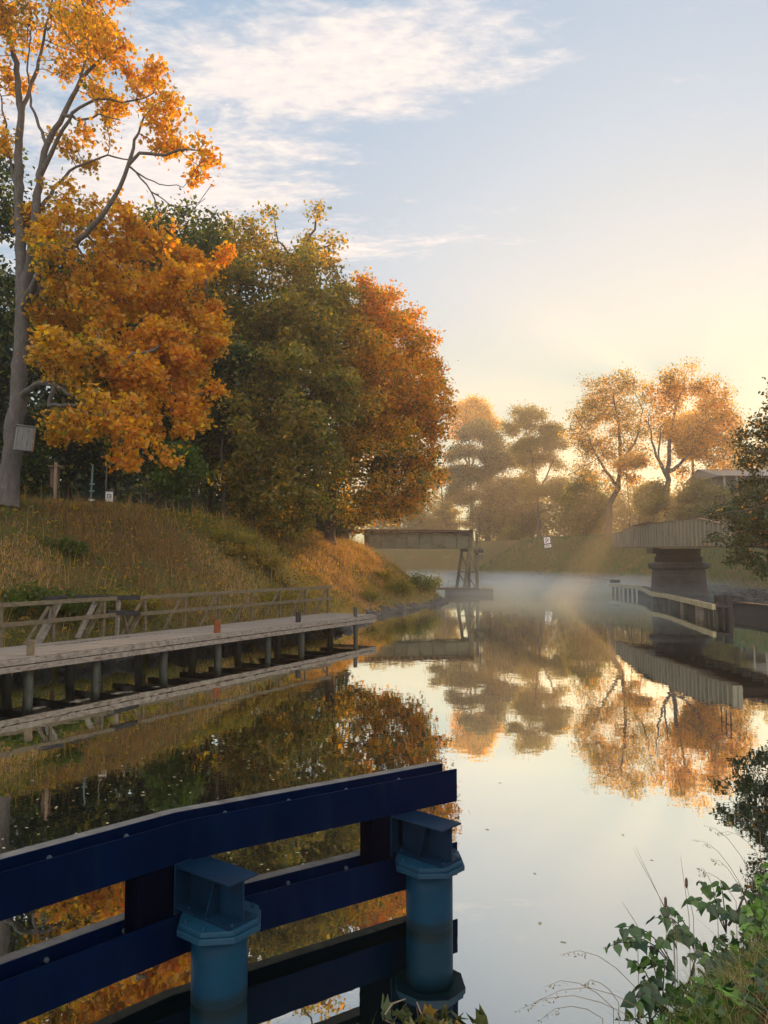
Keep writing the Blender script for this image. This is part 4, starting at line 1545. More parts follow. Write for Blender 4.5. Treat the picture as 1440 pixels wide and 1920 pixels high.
M['blue_br'] = worn_blue('worn_bracket_paint', (.001, .011, .034), (.003, .023, .055), .45, .15)
def pile_mat():
    m, nt, N, L, b = newmat('teal_pile_paint')
    v = coords(nt)
    n1 = tex_noise(nt, 2.2, 8, .65, v)
    base = ramp(nt, n1.outputs[0], [(.3, (.0, .025, .060)), (.7, (.001, .042, .088))]).outputs[0]
    n2 = tex_noise(nt, 7, 8, .75, v)
    chips = ramp(nt, n2.outputs[0], [(.66, (0, 0, 0)), (.69, (1, 1, 1))]).outputs[0]
    base = mix(nt, chips, base, (.010, .012, .016))
    n3 = tex_noise(nt, 3.5, 6, .7, coords(nt, (1, 1, .25)))
    runs = ramp(nt, n3.outputs[0], [(.60, (0, 0, 0)), (.75, (.5, .5, .5))]).outputs[0]
    base = mix(nt, runs, base, (.006, .045, .070))
    sp2 = N.new('ShaderNodeSeparateXYZ')
    L.new(v, sp2.inputs[0])
    ad = N.new('ShaderNodeMath')
    ad.operation = 'MULTIPLY_ADD'
    ad.inputs[1].default_value = -.11
    L.new(n2.outputs[0], ad.inputs[0])
    L.new(sp2.outputs[2], ad.inputs[2])
    wl_ = ramp(nt, ad.outputs[0], [(-.0, (.75, .75, .75)), (.05, (0, 0, 0))]).outputs[0]
    base = mix(nt, wl_, base, (.004, .013, .014))
    L.new(base, b.inputs['Base Color'])
    b.inputs['Roughness'].default_value = .5
    b.inputs['Specular IOR Level'].default_value = .15
    bump(nt, n2.outputs[0], .15, .004, b)
    return m


M['pile_paint'] = pile_mat()
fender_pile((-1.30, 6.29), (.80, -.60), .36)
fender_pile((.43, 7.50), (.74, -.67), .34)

# ------------------------------------------------------------------ left bridge span (end of the old railway)
gl, gr = pt(690, 1027, 80), pt(886, 1027, 82)
bridge = empty('bridge_span', (gl[0], gl[1], 0), 'fixed steel girder bridge span with rusty track and trestle over the far canal', 'bridge')
bx = np.array((gr[0] - gl[0], gr[1] - gl[1]))
bx /= np.linalg.norm(bx)
bn = np.array((-bx[1], bx[0]))
zb, zt = 4.95, 6.45
LB = np.linalg.norm(gr[:2] - gl[:2])


def bpt(s, d, z):
    q = gl[:2] + bx * s + bn * d
    return np.array((q[0], q[1], z))


for d in (0, 2.6):
    mb = MB()
    mb.beam(bpt(0, d, (zb + zt) / 2), bpt(LB, d, (zb + zt) / 2), .05, zt - zb)
    mb.beam(bpt(-.2, d, zb), bpt(LB + .05, d, zb), .42, .06)
    mb.beam(bpt(-.2, d, zt), bpt(LB + .05, d, zt), .42, .06)
    for s in np.arange(.1, LB, 1.35):
        mb.beam(bpt(s, d, zb + .03), bpt(s, d, zt - .03), .26, .04, (bx[0], bx[1], 0))
    mb.build('girder', M['girder'], bridge)
mb = MB()
for s in np.arange(.4, LB, 2.6):
    mb.beam(bpt(s, .2, zb + .4), bpt(s, 2.4, zb + .4), .12, .3)
mb.build('cross_girders', M['girder'], bridge)
mb = MB()
for s in np.arange(-5, LB, .62):
    mb.beam(bpt(s, -.35, zt + .13), bpt(s, 2.95, zt + .13), .26, .18)
mb.build('sleepers', M['track'], bridge)
for d in (.6, 2.0):
    mb = MB()
    mb.beam(bpt(-6, d, zt + .31), bpt(LB + .1, d, zt + .31), .07, .15)
    mb.build('track_rail', M['rustedge'], bridge)
mb = MB()
mb.beam(bpt(-6, -.42, zt + .30), bpt(LB - .1, -.42, zt + .30), .12, .22)
mb.build('edge_beam', M['track'], bridge)
mb = MB()
mb.box(bpt(-.9, 1.3, 3.6), (2.2, 4.2, 3.4), math.atan2(bx[1], bx[0]))
mb.build('abutment', M['stone'], bridge, .04)
mb = MB()
mb.box(bpt(-4.3, 1.25, 5.5), (4.5, 3.6, 2.05), math.atan2(bx[1], bx[0]))
mb.build('wing_wall', M['stone'], bridge, .04)
mb = MB()
mb.box(bpt(.12, 1.3, zb - .18), (.6, 3.4, .3), math.atan2(bx[1], bx[0]))
mb.build('bearing', M['steel'], bridge)
mb = MB()
zr = zt + .45
for s in (LB - 3.1, LB - 1.55, LB - .1):
    mb.beam(bpt(s, -.5, zt), bpt(s, -.5, zt + 1.65), .06, .06)
for z in (zt + 1.0, zt + 1.65):
    mb.beam(bpt(LB - 3.13, -.5, z), bpt(LB - .07, -.5, z), .05, .05)
mb.beam(bpt(LB - 3.1, -.5, zt + 1.5), bpt(LB - 2.5, -.5, zt + .6), .05, .05)
mb.build('railing', M['steel'], bridge)
mb = MB()
for d in (-.2, 2.8):
    mb.beam(bpt(LB - .35, d, zb - .03), bpt(LB - 1.0, d, .55), .26, .30)
    mb.beam(bpt(LB + .42, d, zt), bpt(LB + .42, d, .55), .30, .30)
    mb.beam(bpt(LB - .75, d, 2.4), bpt(LB + .42, d, 2.4), .14, .14)
    mb.beam(bpt(LB - .70, d, 2.2), bpt(LB + .30, d, .65), .10, .10)
    mb.beam(bpt(LB - .35, d, 4.2), bpt(LB + .30, d, 2.5), .10, .10)
mb.beam(bpt(LB - .4, -.2, zb - .2), bpt(LB - .4, 2.8, zb - .2), .3, .3)
mb.beam(bpt(LB + .42, -.2, 2.4), bpt(LB + .42, 2.8, 2.4), .16, .16)
mb.build('trestle', M['steel'], bridge)
mb = MB()
mb.beam(bpt(LB + .65, -.3, zt + .9), bpt(LB + .75, -.3, zb - .2), .08, .08)
mb.beam(bpt(LB + .0, -.3, zt + .7), bpt(LB + .68, -.3, zt + .7), .07, .07)
mb.beam(bpt(LB + .3, -.3, zt + 1.25), bpt(LB + .95, -.3, zt + 1.25), .05, .05)
mb.beam(bpt(LB + .60, -.3, zt + .7), bpt(LB + .60, -.3, zt + 1.5), .05, .05)
mb.build('signal_mast', M['steel'], bridge)
mb = MB()
mb.box(bpt(LB + .55, -.4, zb - .28), (.95, .5, .50), math.atan2(bx[1], bx[0]))
mb.box(bpt(LB + .55, -.4, zb - .95), (.8, .5, .44), math.atan2(bx[1], bx[0]))
mach = mb.build('machinery_box', M['steel'], bridge, .02)
mb = MB()
for dx in (.25, .55, .85):
    p = bpt(LB + dx, -.665, zb - .28)
    mb.tube([p, p - np.array((*bn, 0)) * .03], [.11, .11], 12)
mb.build('port', M['black'], mach)
mb = MB()
q0, q1 = pt(838, 1110, 82), pt(923, 1110, 82)
mb.box(((q0[0] + q1[0]) / 2, 83, .05), (q1[0] - q0[0], 3.8, 1.0))
mb.build('foundation', M['concrete'], bridge, .05)
mb = MB()
mb.beam(bpt(3.2, -.5, .72), bpt(LB + .5, -.5, .62), .5, .22)
mb.beam(bpt(3.2, .6, .72), bpt(LB + .5, .6, .62), .3, .18)
mb.build('catwalk', M['track'], bridge)
Pw = np.column_stack([q0[0] + rng.random(160) * (q1[0] - q0[0]), 81.3 + rng.random(160) * 3, np.full(160, .55)])
tag(blades('weeds', Pw, .45, .05, pick('brownolive', 160) * 1.2, .7), 'tufts of dry weeds growing on the bridge foundation block', 'weeds', kind='stuff')

# ------------------------------------------------------------------ swing bridge on the right
SA, SB = np.array((25.07, 83.0)), np.array((22.7, 50.0))
su = (SB - SA) / np.linalg.norm(SB - SA)
sn = np.array((-su[1], su[0]))        # towards the land
LS = np.linalg.norm(SB - SA)
PC_ = np.array((26.0, 68.0))
swing = empty('swing_bridge', (PC_[0], PC_[1], 0), 'open grey ribbed steel swing bridge on a round stone pier', 'bridge')


def spt(t, d, z):
    q = SA + su * (LS * t) + sn * d
    return np.array((q[0], q[1], z))


def zbot(t):
    return 5.0 - .55 * t


def hgt(t):
    return 1.45 + .65 * sstep(min(t / .28, 1)) if t < .5 else 1.45 + .65 * sstep(min((1 - t) / .22, 1))


ts = np.linspace(0, 1, 49)
for d in (0, 3.8):
    mb = MB()
    vs, fs = [], []
    for t in ts:
        for off in (-.02, .02):
            vs += [spt(t, d + off, zbot(t)), spt(t, d + off, zbot(t) + float(hgt(t)))]
    for i in range(len(ts) - 1):
        a, b = i * 4, i * 4 + 4
        fs += [(a, b, b + 1, a + 1), (a + 2, a + 3, b + 3, b + 2), (a, a + 2, b + 2, b), (a + 1, b + 1, b + 3, a + 3)]
    fs += [(0, 1, 3, 2), (len(vs) - 4, len(vs) - 2, len(vs) - 1, len(vs) - 3)]
    mb.add(vs, fs)
    nweb = len(mb.f)
    for side in (-1, 1):
        for t in np.arange(.008, 1, .0268):
            mb.beam(spt(t, d + side * .16, zbot(t) + .04), spt(t, d + side * .16, zbot(t) + float(hgt(t)) - .03), .28, .26, (su[0], su[1], 0))
    g = mb.build('girder', M['web'], swing)
    g.data.materials.append(M['ribbed'])
    for p in g.data.polygons:
        p.material_index = 1 if p.index >= nweb else 0
    for kk_, mm, dz, w_ in ((0, 'rustedge', 0, .5), (1, 'rustedge', 1, .5)):
        mb = MB()
        for t0, t1 in zip(ts[:-1], ts[1:]):
            z0 = zbot(t0) + (float(hgt(t0)) + .03 if dz else -.03)
            z1 = zbot(t1) + (float(hgt(t1)) + .03 if dz else -.03)
            mb.beam(spt(t0, d, z0), spt(t1, d, z1), w_, .06)
        mb.build('flange', M[mm], g)
mb = MB()
for t in np.arange(.02, 1, .06):
    mb.beam(spt(t, .3, zbot(t) + .55), spt(t, 3.5, zbot(t) + .55), .16, .5)
mb.build('cross_girders', M['track'], swing)
mb = MB()
mb.beam(spt(0, 1.9, zbot(0) + .88), spt(1, 1.9, zbot(1) + .88), 3.3, .12)
mb.build('deck', M['track'], swing)
for d in (1.2, 2.6):
    mb = MB()
    mb.beam(spt(0, d, zbot(0) + 1.02), spt(1, d, zbot(1) + 1.02), .07, .15)
    mb.build('track_rail', M['rustedge'], swing)
mb = MB()
mb.beam(spt(.45, -.3, zbot(.4) + 2.2), spt(.27, -.3, zbot(.3) + 2.15), .3, .07)
mb.build('walkway', M['track'], swing)
mb = MB()
for t in (.93, .955, .98):
    mb.beam(spt(t, -.2, 6.3), spt(t, -.2, 7.9), .06, .06)
for z in (7.2, 7.9):
    mb.beam(spt(.925, -.2, z), spt(.985, -.2, z), .05, .05)
mb.build('railing', M['track'], swing)
pier = MB()
pier.lathe((PC_[0], PC_[1], -1.5), [(2.75, 0), (2.62, 1.6), (2.30, 2.9), (2.22, 4.25), (2.22, 4.35)], 48)
p_o = pier.build('pier', M['stone'], swing)
for p in p_o.data.polygons:
    p.use_smooth = len(p.vertices) == 4
mb = MB()
mb.lathe((PC_[0], PC_[1], 2.86), [(2.3, 0), (2.52, .06), (2.60, .22), (2.60, .40), (2.5, .52), (2.2, .55)], 48)
mb.build('capstone_ring', M['stone'], p_o)
mb = MB()
mb.lathe((PC_[0], PC_[1], 3.42), [(2.0, 0), (2.0, .5), (1.85, .52), (1.85, 1.18)], 40)
mb.build('turntable', M['tarred'], swing)
mb = MB()
mb.box((PC_[0] - 2.2, PC_[1], 4.45), (.6, 1.6, .5))
mb.build('bearing', M['tarred'], swing)

# --- timber fender round the pier
tf = empty('timber_fender', (22.5, 64, 0), 'low dark timber fender with a bent pale yellow wale in front of the stone pier', 'fender')
wl = [gz(1143, 1097, .92), gz(1190, 1100, .92), gz(1208, 1106, .85), gz(1222, 1114, .80), gz(1250, 1117.5, .80), gz(1338, 1138, .80)]
wl[1] = np.array((25.4, 77.5, .92))
mb = MB()
for a, b in zip(wl[:-1], wl[1:]):
    d = (b - a) / np.linalg.norm(b - a)
    mb.beam(a - d * .05, b + d * .05, .20, .34)
mb.build('wale', M['plank'], tf, .02)
off = np.array((.45, 0, 0))
for a, b in zip(wl[:-1], wl[1:]):
    L = np.linalg.norm(b - a)
    for t in np.arange(.05, 1, 1.25 / L):
        p = a + (b - a) * t + off * .6
        mb = MB()
        h_ = random.uniform(-.1, .22)
        mb.tube([(p[0], p[1], -1), (p[0], p[1], p[2] + h_)], [.14, .13], 8)
        mb.build('pile', M['wetpile'] if random.random() < .92 else M['fascia'], tf)
mb = MB()
for a, b in zip(wl[:-1], wl[1:]):
    mb.beam(a + off * 1.4 + (0, 0, .02), b + off * 1.4 + (0, 0, .02), .9, .14)
mb.build('walkway', M['tarred'], tf)
mb = MB()
mb.box(gz(1153, 1090, 1.3), (.9, .9, .35))
mb.build('cap_block', M['tarred'], tf)
for px, y0, y1, Yd, lb in ((1346, 1117, 1160, 47.5, None), (1364, 1116, 1160, 46.5, None)):
    a, b = pt(px, 1116, Yd), pt(px + 4, 1165, Yd)
    mb = MB()
    mb.tube([(b[0], b[1], -1.2), (b[0], b[1], .1), (a[0], a[1], a[2])], [.27, .26, .24], 12, jit=.05)
    mb.build('mooring_pile', M['tarred'], tf)
qa, qb = gz(1372, 1135, .55), gz(1480, 1147, .55)
wall = MB()
wall.beam(qa + (0, 0, -.3), qb + (0, 0, -.3), .5, .9)
wall.beam(qa + (0, 0, .22), qb + (0, 0, .22), .7, .14)
tag(wall.build('quay_wall', M['tarred'], None, .02), 'low dark timber quay wall at the right edge, behind the two thick mooring piles', 'quay wall')

# ------------------------------------------------------------------ canal sign on the far bank
YS = 157.0


def sgn(name, label, corners, Yd):
    pass


cs = [pt(x, y, YS) for x, y in ((1019.3, 1007.9), (1031.0, 1006.8), (1032.3, 1018.2), (1020.8, 1019.6))]
sign = empty('canal_sign', pt(1027, 1052, YS), 'tilted white canal sign with a black zigzag mark and a small plate beneath', 'sign')
mb = MB()
mb.prism(cs, (0, .12, 0))
mb.build('panel', M['white'], sign)
mb = MB()
mb.prism([pt(x, y, YS + .15) for x, y in ((1018.3, 1006.9), (1031.6, 1005.8), (1034.6, 1027.0), (1020.2, 1028.4))], (0, .08, 0))
mb.build('backing_board', M['black'], sign)
mb = MB()
low = [pt(x, y, YS) for x, y in ((1020.9, 1021.6), (1033.3, 1020.2), (1034.0, 1025.8), (1021.2, 1027.2))]
mb.prism(low, (0, .12, 0))
lp = mb.build('lower_plate', M['white'], sign)
mb = MB()
for poly in ([(1027.0, 1008.3), (1024.0, 1009.2), (1021.8, 1012.8), (1023.3, 1012.8), (1025.0, 1010.4)],
             [(1028.9, 1010.9), (1026.2, 1011.8), (1022.2, 1017.9), (1024.2, 1017.6), (1025.8, 1014.9), (1028.3, 1012.6)]):
    mb.prism([pt(x, y, YS - .04) for x, y in poly], (0, .03, 0))
mb.build('zigzag_mark', M['black'], sign)
mb = MB()
x = 1022.0
for wd in (1.3, .5, 1.4, 1.2, 1.5, 1.2, .9):
    mb.prism([pt(*q, YS - .04) for q in ((x, 1023.0 - (x - 1022) * .1), (x + wd - .35, 1023.0 - (x - 1022) * .1), (x + wd - .35, 1025.0 - (x - 1022) * .1), (x, 1025.0 - (x - 1022) * .1))], (0, .03, 0))
    x += wd + .15
mb.build('lettering', M['black'], lp)
for (xa, xb) in ((1022.5, 1037), (1034, 1042)):
    a, b = pt(xa, 1026, YS + .3), pt(xb, 1056 if xa < 1030 else 1042, YS + .3)
    b[2] = min(b[2], tz(b[0], b[1]) - .1)
    mb = MB()
    mb.tube([a, b], [.07, .07], 8)
    mb.build('leg', M['poleg'], sign)

# ------------------------------------------------------------------ pale house behind the alder
hc = pt(1420, 950, 132)
hz0 = tz(hc[0], hc[1] + 4) - .2
house = empty('pale_house', (hc[0], hc[1], hz0), 'pale two-storey house with a columned veranda behind the alder on the right', 'house')
x0, x1, y0, y1 = pt(1352, 900, 132)[0], pt(1560, 900, 132)[0], 134.0, 146.0
ze = pt(1400, 893, 132)[2]
mb = MB()
mb.box(((x0 + x1) / 2, (y0 + y1) / 2, (hz0 + ze) / 2), (x1 - x0, y1 - y0, ze - hz0))
hw = mb.build('wall', M['housewall'], house)
mb = MB()
zr_ = pt(1364, 881, 132)[2]
mb.prism([(x0 - .8, y0 - 3.2, ze), (x0 - .8, y1 + .6, ze), (x0 - .8, (y0 + y1) / 2, ze + 2.2)], (x1 - x0 + 1.6, 0, 0))
mb.build('roof', M['roof'], house)
mb = MB()
zm = (hz0 + ze) / 2 + .4
mb.box(((x0 + x1) / 2, y0 - 1.5, zm), (x1 - x0, 2.8, .25))
mb.build('balcony_floor', M['housetrim'], house)
for x in np.arange(x0 + .2, x1, 2.1):
    mb = MB()
    mb.beam((x, y0 - 2.8, hz0), (x, y0 - 2.8, ze), .26, .26)
    mb.build('column', M['housetrim'], house)
for zb_ in (zm + .95,):
    mb = MB()
    mb.beam((x0, y0 - 2.8, zb_), (x1, y0 - 2.8, zb_), .1, .12)
    for x in np.arange(x0 + .3, x1, .35):
        mb.beam((x, y0 - 2.8, zm + .1), (x, y0 - 2.8, zb_), .05, .05)
    mb.build('balustrade', M['housetrim'], house)
for x in np.arange(x0 + 1.2, x1 - 1, 2.6):
    for zc in ((hz0 + zm) / 2 + .2, (zm + ze) / 2):
        mb = MB()
        mb.box((x, y0 - .03, zc), (1.1, .08, 1.5))
        f = mb.build('window', M['housetrim'], house)
        mb = MB()
        mb.box((x, y0 - .09, zc), (.9, .06, 1.3))
        mb.build('pane', M['glass'], f)

# ------------------------------------------------------------------ things on the left bank top
nb = pt(46, 823, T0 - .9)
nest = empty('nest_box', nb, 'grey wooden nest box strapped to the trunk of the orange maple, brown entrance side', 'nest box')
U_ = np.array((.98, .0, .0))


def nbp(a, b, c_):
    """local frame of the box: a right-towards front, b away, c up; the box tilts with the trunk"""
    X = np.array((.86, .48, -.05))
    Yv = np.array((-.50, .86, .05))
    Z = np.array((.10, 0, .995))
    return nb + X * a + Yv * b + Z * c_


mb = MB()
ax = [nbp(1, 0, 0) - nb, nbp(0, 1, 0) - nb, nbp(0, 0, 1) - nb]
for i in range(3):
    mb.frame(nbp(-.22 + .2 * i + .02, -.24, 0), ax[0] * .096, ax[1] * .015, ax[2] * .47)
mb.frame(nbp(-.32, 0, 0), ax[0] * .015, ax[1] * .26, ax[2] * .47)
mb.frame(nbp(0, .24, 0), ax[0] * .30, ax[1] * .015, ax[2] * .47)
mb.frame(nbp(0, 0, -.46), ax[0] * .30, ax[1] * .22, ax[2] * .02)
mb.build('box_sides', M['nest'], nest, .004)
mb = MB()
mb.frame(nbp(.325, 0, 0), ax[0] * .018, ax[1] * .265, ax[2] * .48)
fr_o = mb.build('front_board', M['nestfront'], nest, .004)
mb = MB()
q = nbp(.345, 0, .28)
mb.tube([q, q + ax[0] * .012], [.07, .07], 16)
mb.build('entrance_hole', M['black'], fr_o)
mb = MB()
mb.frame(nbp(.02, 0, .50), ax[0] * .40, ax[1] * .31, ax[2] * .018)
mb.build('lid', M['nest'], nest, .004)
for dz, rr in ((.62, .42), (-.40, .44)):
    mb = MB()
    tc = pt(27 if dz > 0 else 22, 800 if dz > 0 else 848, T0)
    pts = [tc + np.array((math.cos(a) * rr, math.sin(a) * rr, .12 * (1 - math.cos(a - 2.6)) * (-1 if dz > 0 else -.3))) for a in np.linspace(0, 2 * math.pi, 25)]
    mb.tube(pts, .012, 6, cap=False)
    mb.build('strap', M['rub'], nest)


def crest(px, Yd):
    p = pt(px, 950, Yd)
    p[2] = tz(p[0], p[1])
    return p


b = crest(103, 35)
top = pt(105, 867, 35)
sp_ = empty('notice_board', b, 'tall wooden post carrying a narrow brown notice board under a small roof board', 'notice board')
mb = MB()
mb.beam(b - (0, 0, .3), (b[0], b[1], top[2]), .14, .12)
mb.build('post', M['postwood'], sp_, .01)
mb = MB()
mb.box((b[0] - .08, b[1] + .10, top[2] - .55 - .14), (.42, .06, .92))
mb.build('board', M['board'], sp_, .01)
mb = MB()
mb.box((b[0] - .02, b[1] + .04, top[2] - .18), (.60, .30, .035))
mb.build('roof_board', M['postwood'], sp_, .005)
b = crest(169, 38)
top = pt(174, 872, 38)
pl = empty('pole', b, 'thin pale green steel pole with small fittings by the teal shed', 'pole')
mb = MB()
mb.tube([b - (0, 0, .3), (top[0], top[1], top[2])], [.045, .04], 10)
mb.build('shaft', M['poleg'], pl)
for zf in (.55, 1.0, 1.35):
    mb = MB()
    p = b + (top - b) * zf / (top[2] - b[2])
    mb.box((p[0] + .05, p[1] - .06, b[2] + zf), (.26, .06, .08))
    mb.build('fitting', M['white'] if zf < .9 else M['poleg'], pl)
b = crest(197, 38)
top = pt(200, 870, 38)
ws = empty('notice_sign', b, 'thin pole with a small white notice plate carrying a dark square mark', 'sign')
mb = MB()
mb.tube([b - (0, 0, .3), (top[0], top[1], top[2])], [.03, .028], 8)
mb.build('pole', M['steel'], ws)
pc = pt(205, 931, 37.9)
mb = MB()
mb.box((pc[0], pc[1], pc[2]), (.36, .03, .50))
pn = mb.build('plate', M['white'], ws)
mb = MB()
for (dx, dz, w_, h_) in ((0, .10, .20, .03), (-.09, .02, .03, .17), (.09, .0, .03, .14), (0, -.07, .14, .03), (.02, .02, .10, .03)):
    mb.box((pc[0] + dx, pc[1] - .022, pc[2] + dz), (w_, .012, h_))
mb.build('mark', M['black'], pn)
mb = MB()
mb.box((pc[0] + .02, pc[1], pc[2] + .29), (.50, .16, .04))
mb.build('hood', M['black'], ws)
b = crest(178, 47)
sh = empty('shed', b, 'small teal shed with a dark doorway in the shade of the wood', 'shed')
t1 = pt(178, 878, 47)
hh2 = t1[2] - b[2]
mb = MB()
mb.box((b[0], b[1] + .9, b[2] + hh2 / 2 - .1), (1.35, 1.8, hh2 + .2))
mb.build('wall', M['teal'], sh, .01)
mb = MB()
mb.box((b[0] + .25, b[1] - .02, b[2] + .75), (.5, .06, 1.5))
mb.build('door', M['black'], sh, .005)
mb = MB()
mb.box((b[0], b[1] + .9, b[2] + hh2 + .06), (1.6, 2.1, .1))
mb.build('roof', M['board'], sh, .01)
b = crest(310, 43)
mb = MB()
mb.beam(b - (0, 0, .3), b + (.05, 0, 1.55), .09, .09)
tag(mb.build('stake', M['postwood'], None, .01), 'thin wooden stake beside the big grey trunk at the edge of the wood', 'stake')

# ------------------------------------------------------------------ right bank in the foreground
def near_pts(n, box):
    Q = np.stack([box[0] + rng.random(n) * (box[1] - box[0]), box[2] + rng.random(n) * (box[3] - box[2])], 1)
    return Q[(~inside(Q)) & (segdist(Q, SEGL) > segdist(Q, SEGR))]


NG = {'straw': [(0.648, 0.504, 0.234), (0.504, 0.378, 0.162), (0.396, 0.306, 0.126)], 'brown': [(0.270, 0.126, 0.063), (0.360, 0.180, 0.090), (0.198, 0.099, 0.054)], 'green': [(0.126, 0.216, 0.045), (0.180, 0.288, 0.063), (0.252, 0.324, 0.090)]}


def near_cols(Q):
    d = segdist(Q, SEGR)
    a = vnoise(Q, .7, 15) + .4 * rng.random(len(Q)) - .2
    br = (d > .75) & (Q[:, 1] < 7.5) & (a > -.35)
    gr_ = (~br) & (a < .35)
    out = np.zeros((len(Q), 3))
    for k, m in (('brown', br), ('green', gr_), ('straw', ~(br | gr_))):
        if m.any():
            p = np.array(NG[k])
            out[m] = p[rng.integers(0, len(p), m.sum())] * (.7 + .6 * rng.random((m.sum(), 1)))
    return out, br


Q = near_pts(90000, (.6, 8, 2.2, 11))
cc, br = near_cols(Q)
Pz = np.column_stack([Q, terrain(Q) - .02])
hb = np.where(br, .10, .20) * (1 + .7 * vnoise(Q, .45, 16))
tag(blades('verge_grass', Pz, hb, np.where(br, .007, .0055), cc, np.where(br, 3.4, 1.9)[:, None], bend=1.1, segs=3), 'matted brown and green grass on the near bank, bottom right', 'grass', kind='stuff')
Q = near_pts(9000, (3, 16, 10, 26))
Pz = np.column_stack([Q, terrain(Q) - .02])
cc, _ = near_cols(Q)
tag(blades('reed_grass', Pz, .55, .012, cc, 1.1, bend=.8, segs=3), 'rough grass along the right bank below the alder', 'grass', kind='stuff')

# thin grass stalks leaning over the water, each its own thing
stalks = [((1268, 1740), (1188, 1592), 0), ((1264, 1740), (1192, 1588), 0), ((1292, 1720), (1276, 1606), 0), ((1300, 1718), (1287, 1656), 1), ((1262, 1725), (1248, 1692), 1), ((1250, 1750), (1236, 1682), 0), ((1195, 1735), (1166, 1690), 0),
          ((1180, 1905), (964, 1898), 2), ((1150, 1890), (1018, 1852), 2), ((1160, 1880), (1090, 1850), 2), ((1190, 1850), (1050, 1790), 2), ((1390, 1660), (1300, 1575), 2), ((1410, 1640), (1318, 1548), 2), ((1400, 1690), (1330, 1610), 2), ((1420, 1600), (1345, 1565), 2),
          ((1380, 1690), (1310, 1640), 2), ((1200, 1890), (1000, 1880), 2), ((1130, 1910), (1010, 1915), 2), ((1345, 1690), (1310, 1630), 2), ((1425, 1560), (1360, 1530), 2)]
lab_s = {0: 'thin straight grass stalk standing up against the bright water', 1: 'thin stalk with a small dark seed head against the bright water', 2: 'thin arching grass stalk bending out over the water'}
for (a, b, kd) in stalks:
    Yb = 5.2 + max(0, (1900 - a[1])) / 320 * 3.4 * .75
    pa, pb_ = pt(a[0], a[1], Yb), pt(b[0], b[1], Yb - .25)
    root = empty('grass_stalk', pa, lab_s[kd], 'grass stalk', 'thin grass stalks along the near bank')
    pa = pa.copy()
    mid = (pa + pb_) / 2 + np.array((0, 0, .0 if kd < 2 else .10 * np.linalg.norm(pb_ - pa) + .03))
    low_ = pa.copy()
    low_[2] = min(low_[2], max(tz(pa[0], pa[1]), 0)) - .03
    pts = [low_, pa, (pa * .5 + mid * .5) + (0, 0, .02 if kd == 2 else 0), mid, (mid * .5 + pb_ * .5) + (0, 0, .03 if kd == 2 else 0), pb_]
    mb = MB()
    mb.tube(pts, [.0028, .0026, .0024, .002, .0016, .0008], 5, cap=False)
    mb.build('stem', M['strawm'] if 'strawm' in M else M['postwood'], root)
    if kd == 1:
        mb = MB()
        mb.tube([pb_ - (0, 0, .04), pb_ - (0, 0, .02), pb_ + (0, 0, .03), pb_ + (0, 0, .045)], [.004, .012, .011, .003], 7)
        mb.build('seed_head', M['board'], root)
    if kd == 2:
        n = 14
        t = rng.random(n) * .35 + .65
        P = np.array([mid * (1 - (q - .5) * 2) + pb_ * ((q - .5) * 2) for q in t]) + rng.normal(size=(n, 3)) * .008
        leaf_mesh('seed_spray', P, .022, pick('brownolive', n) * .8, M['leaf'], root, .6, .3)


def leafy(px, py, Yb, tips, label, n_leaf, size, pal, name='leafy_plant', hang=.9):
    """trailing stems with heart-shaped pointed leaves; tips are photo pixels with a distance"""
    base = pt(px, py, Yb)
    base[2] = max(tz(base[0], base[1]), .05)
    root = empty(name, base, label, 'plant', 'leafy plants on the near bank')
    mb = MB()
    LP, LD = [], []
    for tx, ty, Yt in tips:
        e = pt(tx, ty, Yt)
        m_ = (base + e) / 2 + np.array((0, 0, .12))
        pts = [base, base * .55 + m_ * .45 + (0, 0, .05), m_, m_ * .5 + e * .5 + (0, 0, .025), e]
        mb.tube(pts, [.006, .0055, .005, .004, .002], 5, cap=False)
        k = n_leaf
        for i in range(k):
            t = .25 + .75 * (i + .5) / k
            q = t * 4
            j = min(int(q), 3)
            p = pts[j] * (1 - (q - j)) + pts[j + 1] * (q - j)
            LP.append(p)
            dv = (pts[j + 1] - pts[j])
            LD.append(dv / np.linalg.norm(dv))
    mb.build('stems', M['bark_dark'], root)
    P, Dv = np.array(LP), np.array(LD)
    n = len(P)
    side = np.where(np.arange(n) % 2 == 0, 1, -1)[:, None]
    lat = unit(np.cross(Dv, np.array((0, 0, 1.0))))
    a = unit(lat * side * .75 + Dv * .35 + np.array((0, 0, -hang)) * (.4 + .8 * rng.random((n, 1))) + rng.normal(size=(n, 3)) * .2)
    nn = unit(np.array((0, -.4, 1.0)) + rng.normal(size=(n, 3)) * .35)
    s = unit(np.cross(a, nn))
    nn = np.cross(s, a)
    L = size * (.45 + .95 * rng.random((n, 1)))
    W = L * .42
    f = L * .10
    o_ = P + a * L * .12
    v = [o_, o_ - a * L * .06 + s * W * .55 + nn * f, o_ + a * L * .18 + s * W + nn * f * 1.3, o_ + a * L * .48 + s * W * .78 + nn * f, o_ + a * L * .75 + s * W * .32 + nn * f * .4, o_ + a * L * 1.02 - nn * L * .06,
         o_ + a * L * .75 - s * W * .32 + nn * f * .4, o_ + a * L * .48 - s * W * .78 + nn * f, o_ + a * L * .18 - s * W + nn * f * 1.3, o_ - a * L * .06 - s * W * .55 + nn * f]
    k = len(v)
    V = np.stack(v, 1).reshape(-1, 3)
    b = (np.arange(n) * k)[:, None]
    T = np.concatenate([b + np.array((0, i, i + 1)) for i in range(1, k - 1)], 1).reshape(-1, 3)
    np_mesh('leaves', V, T, M['leafgloss'], root, np.repeat(pick(pal, n), k, axis=0))
    return root


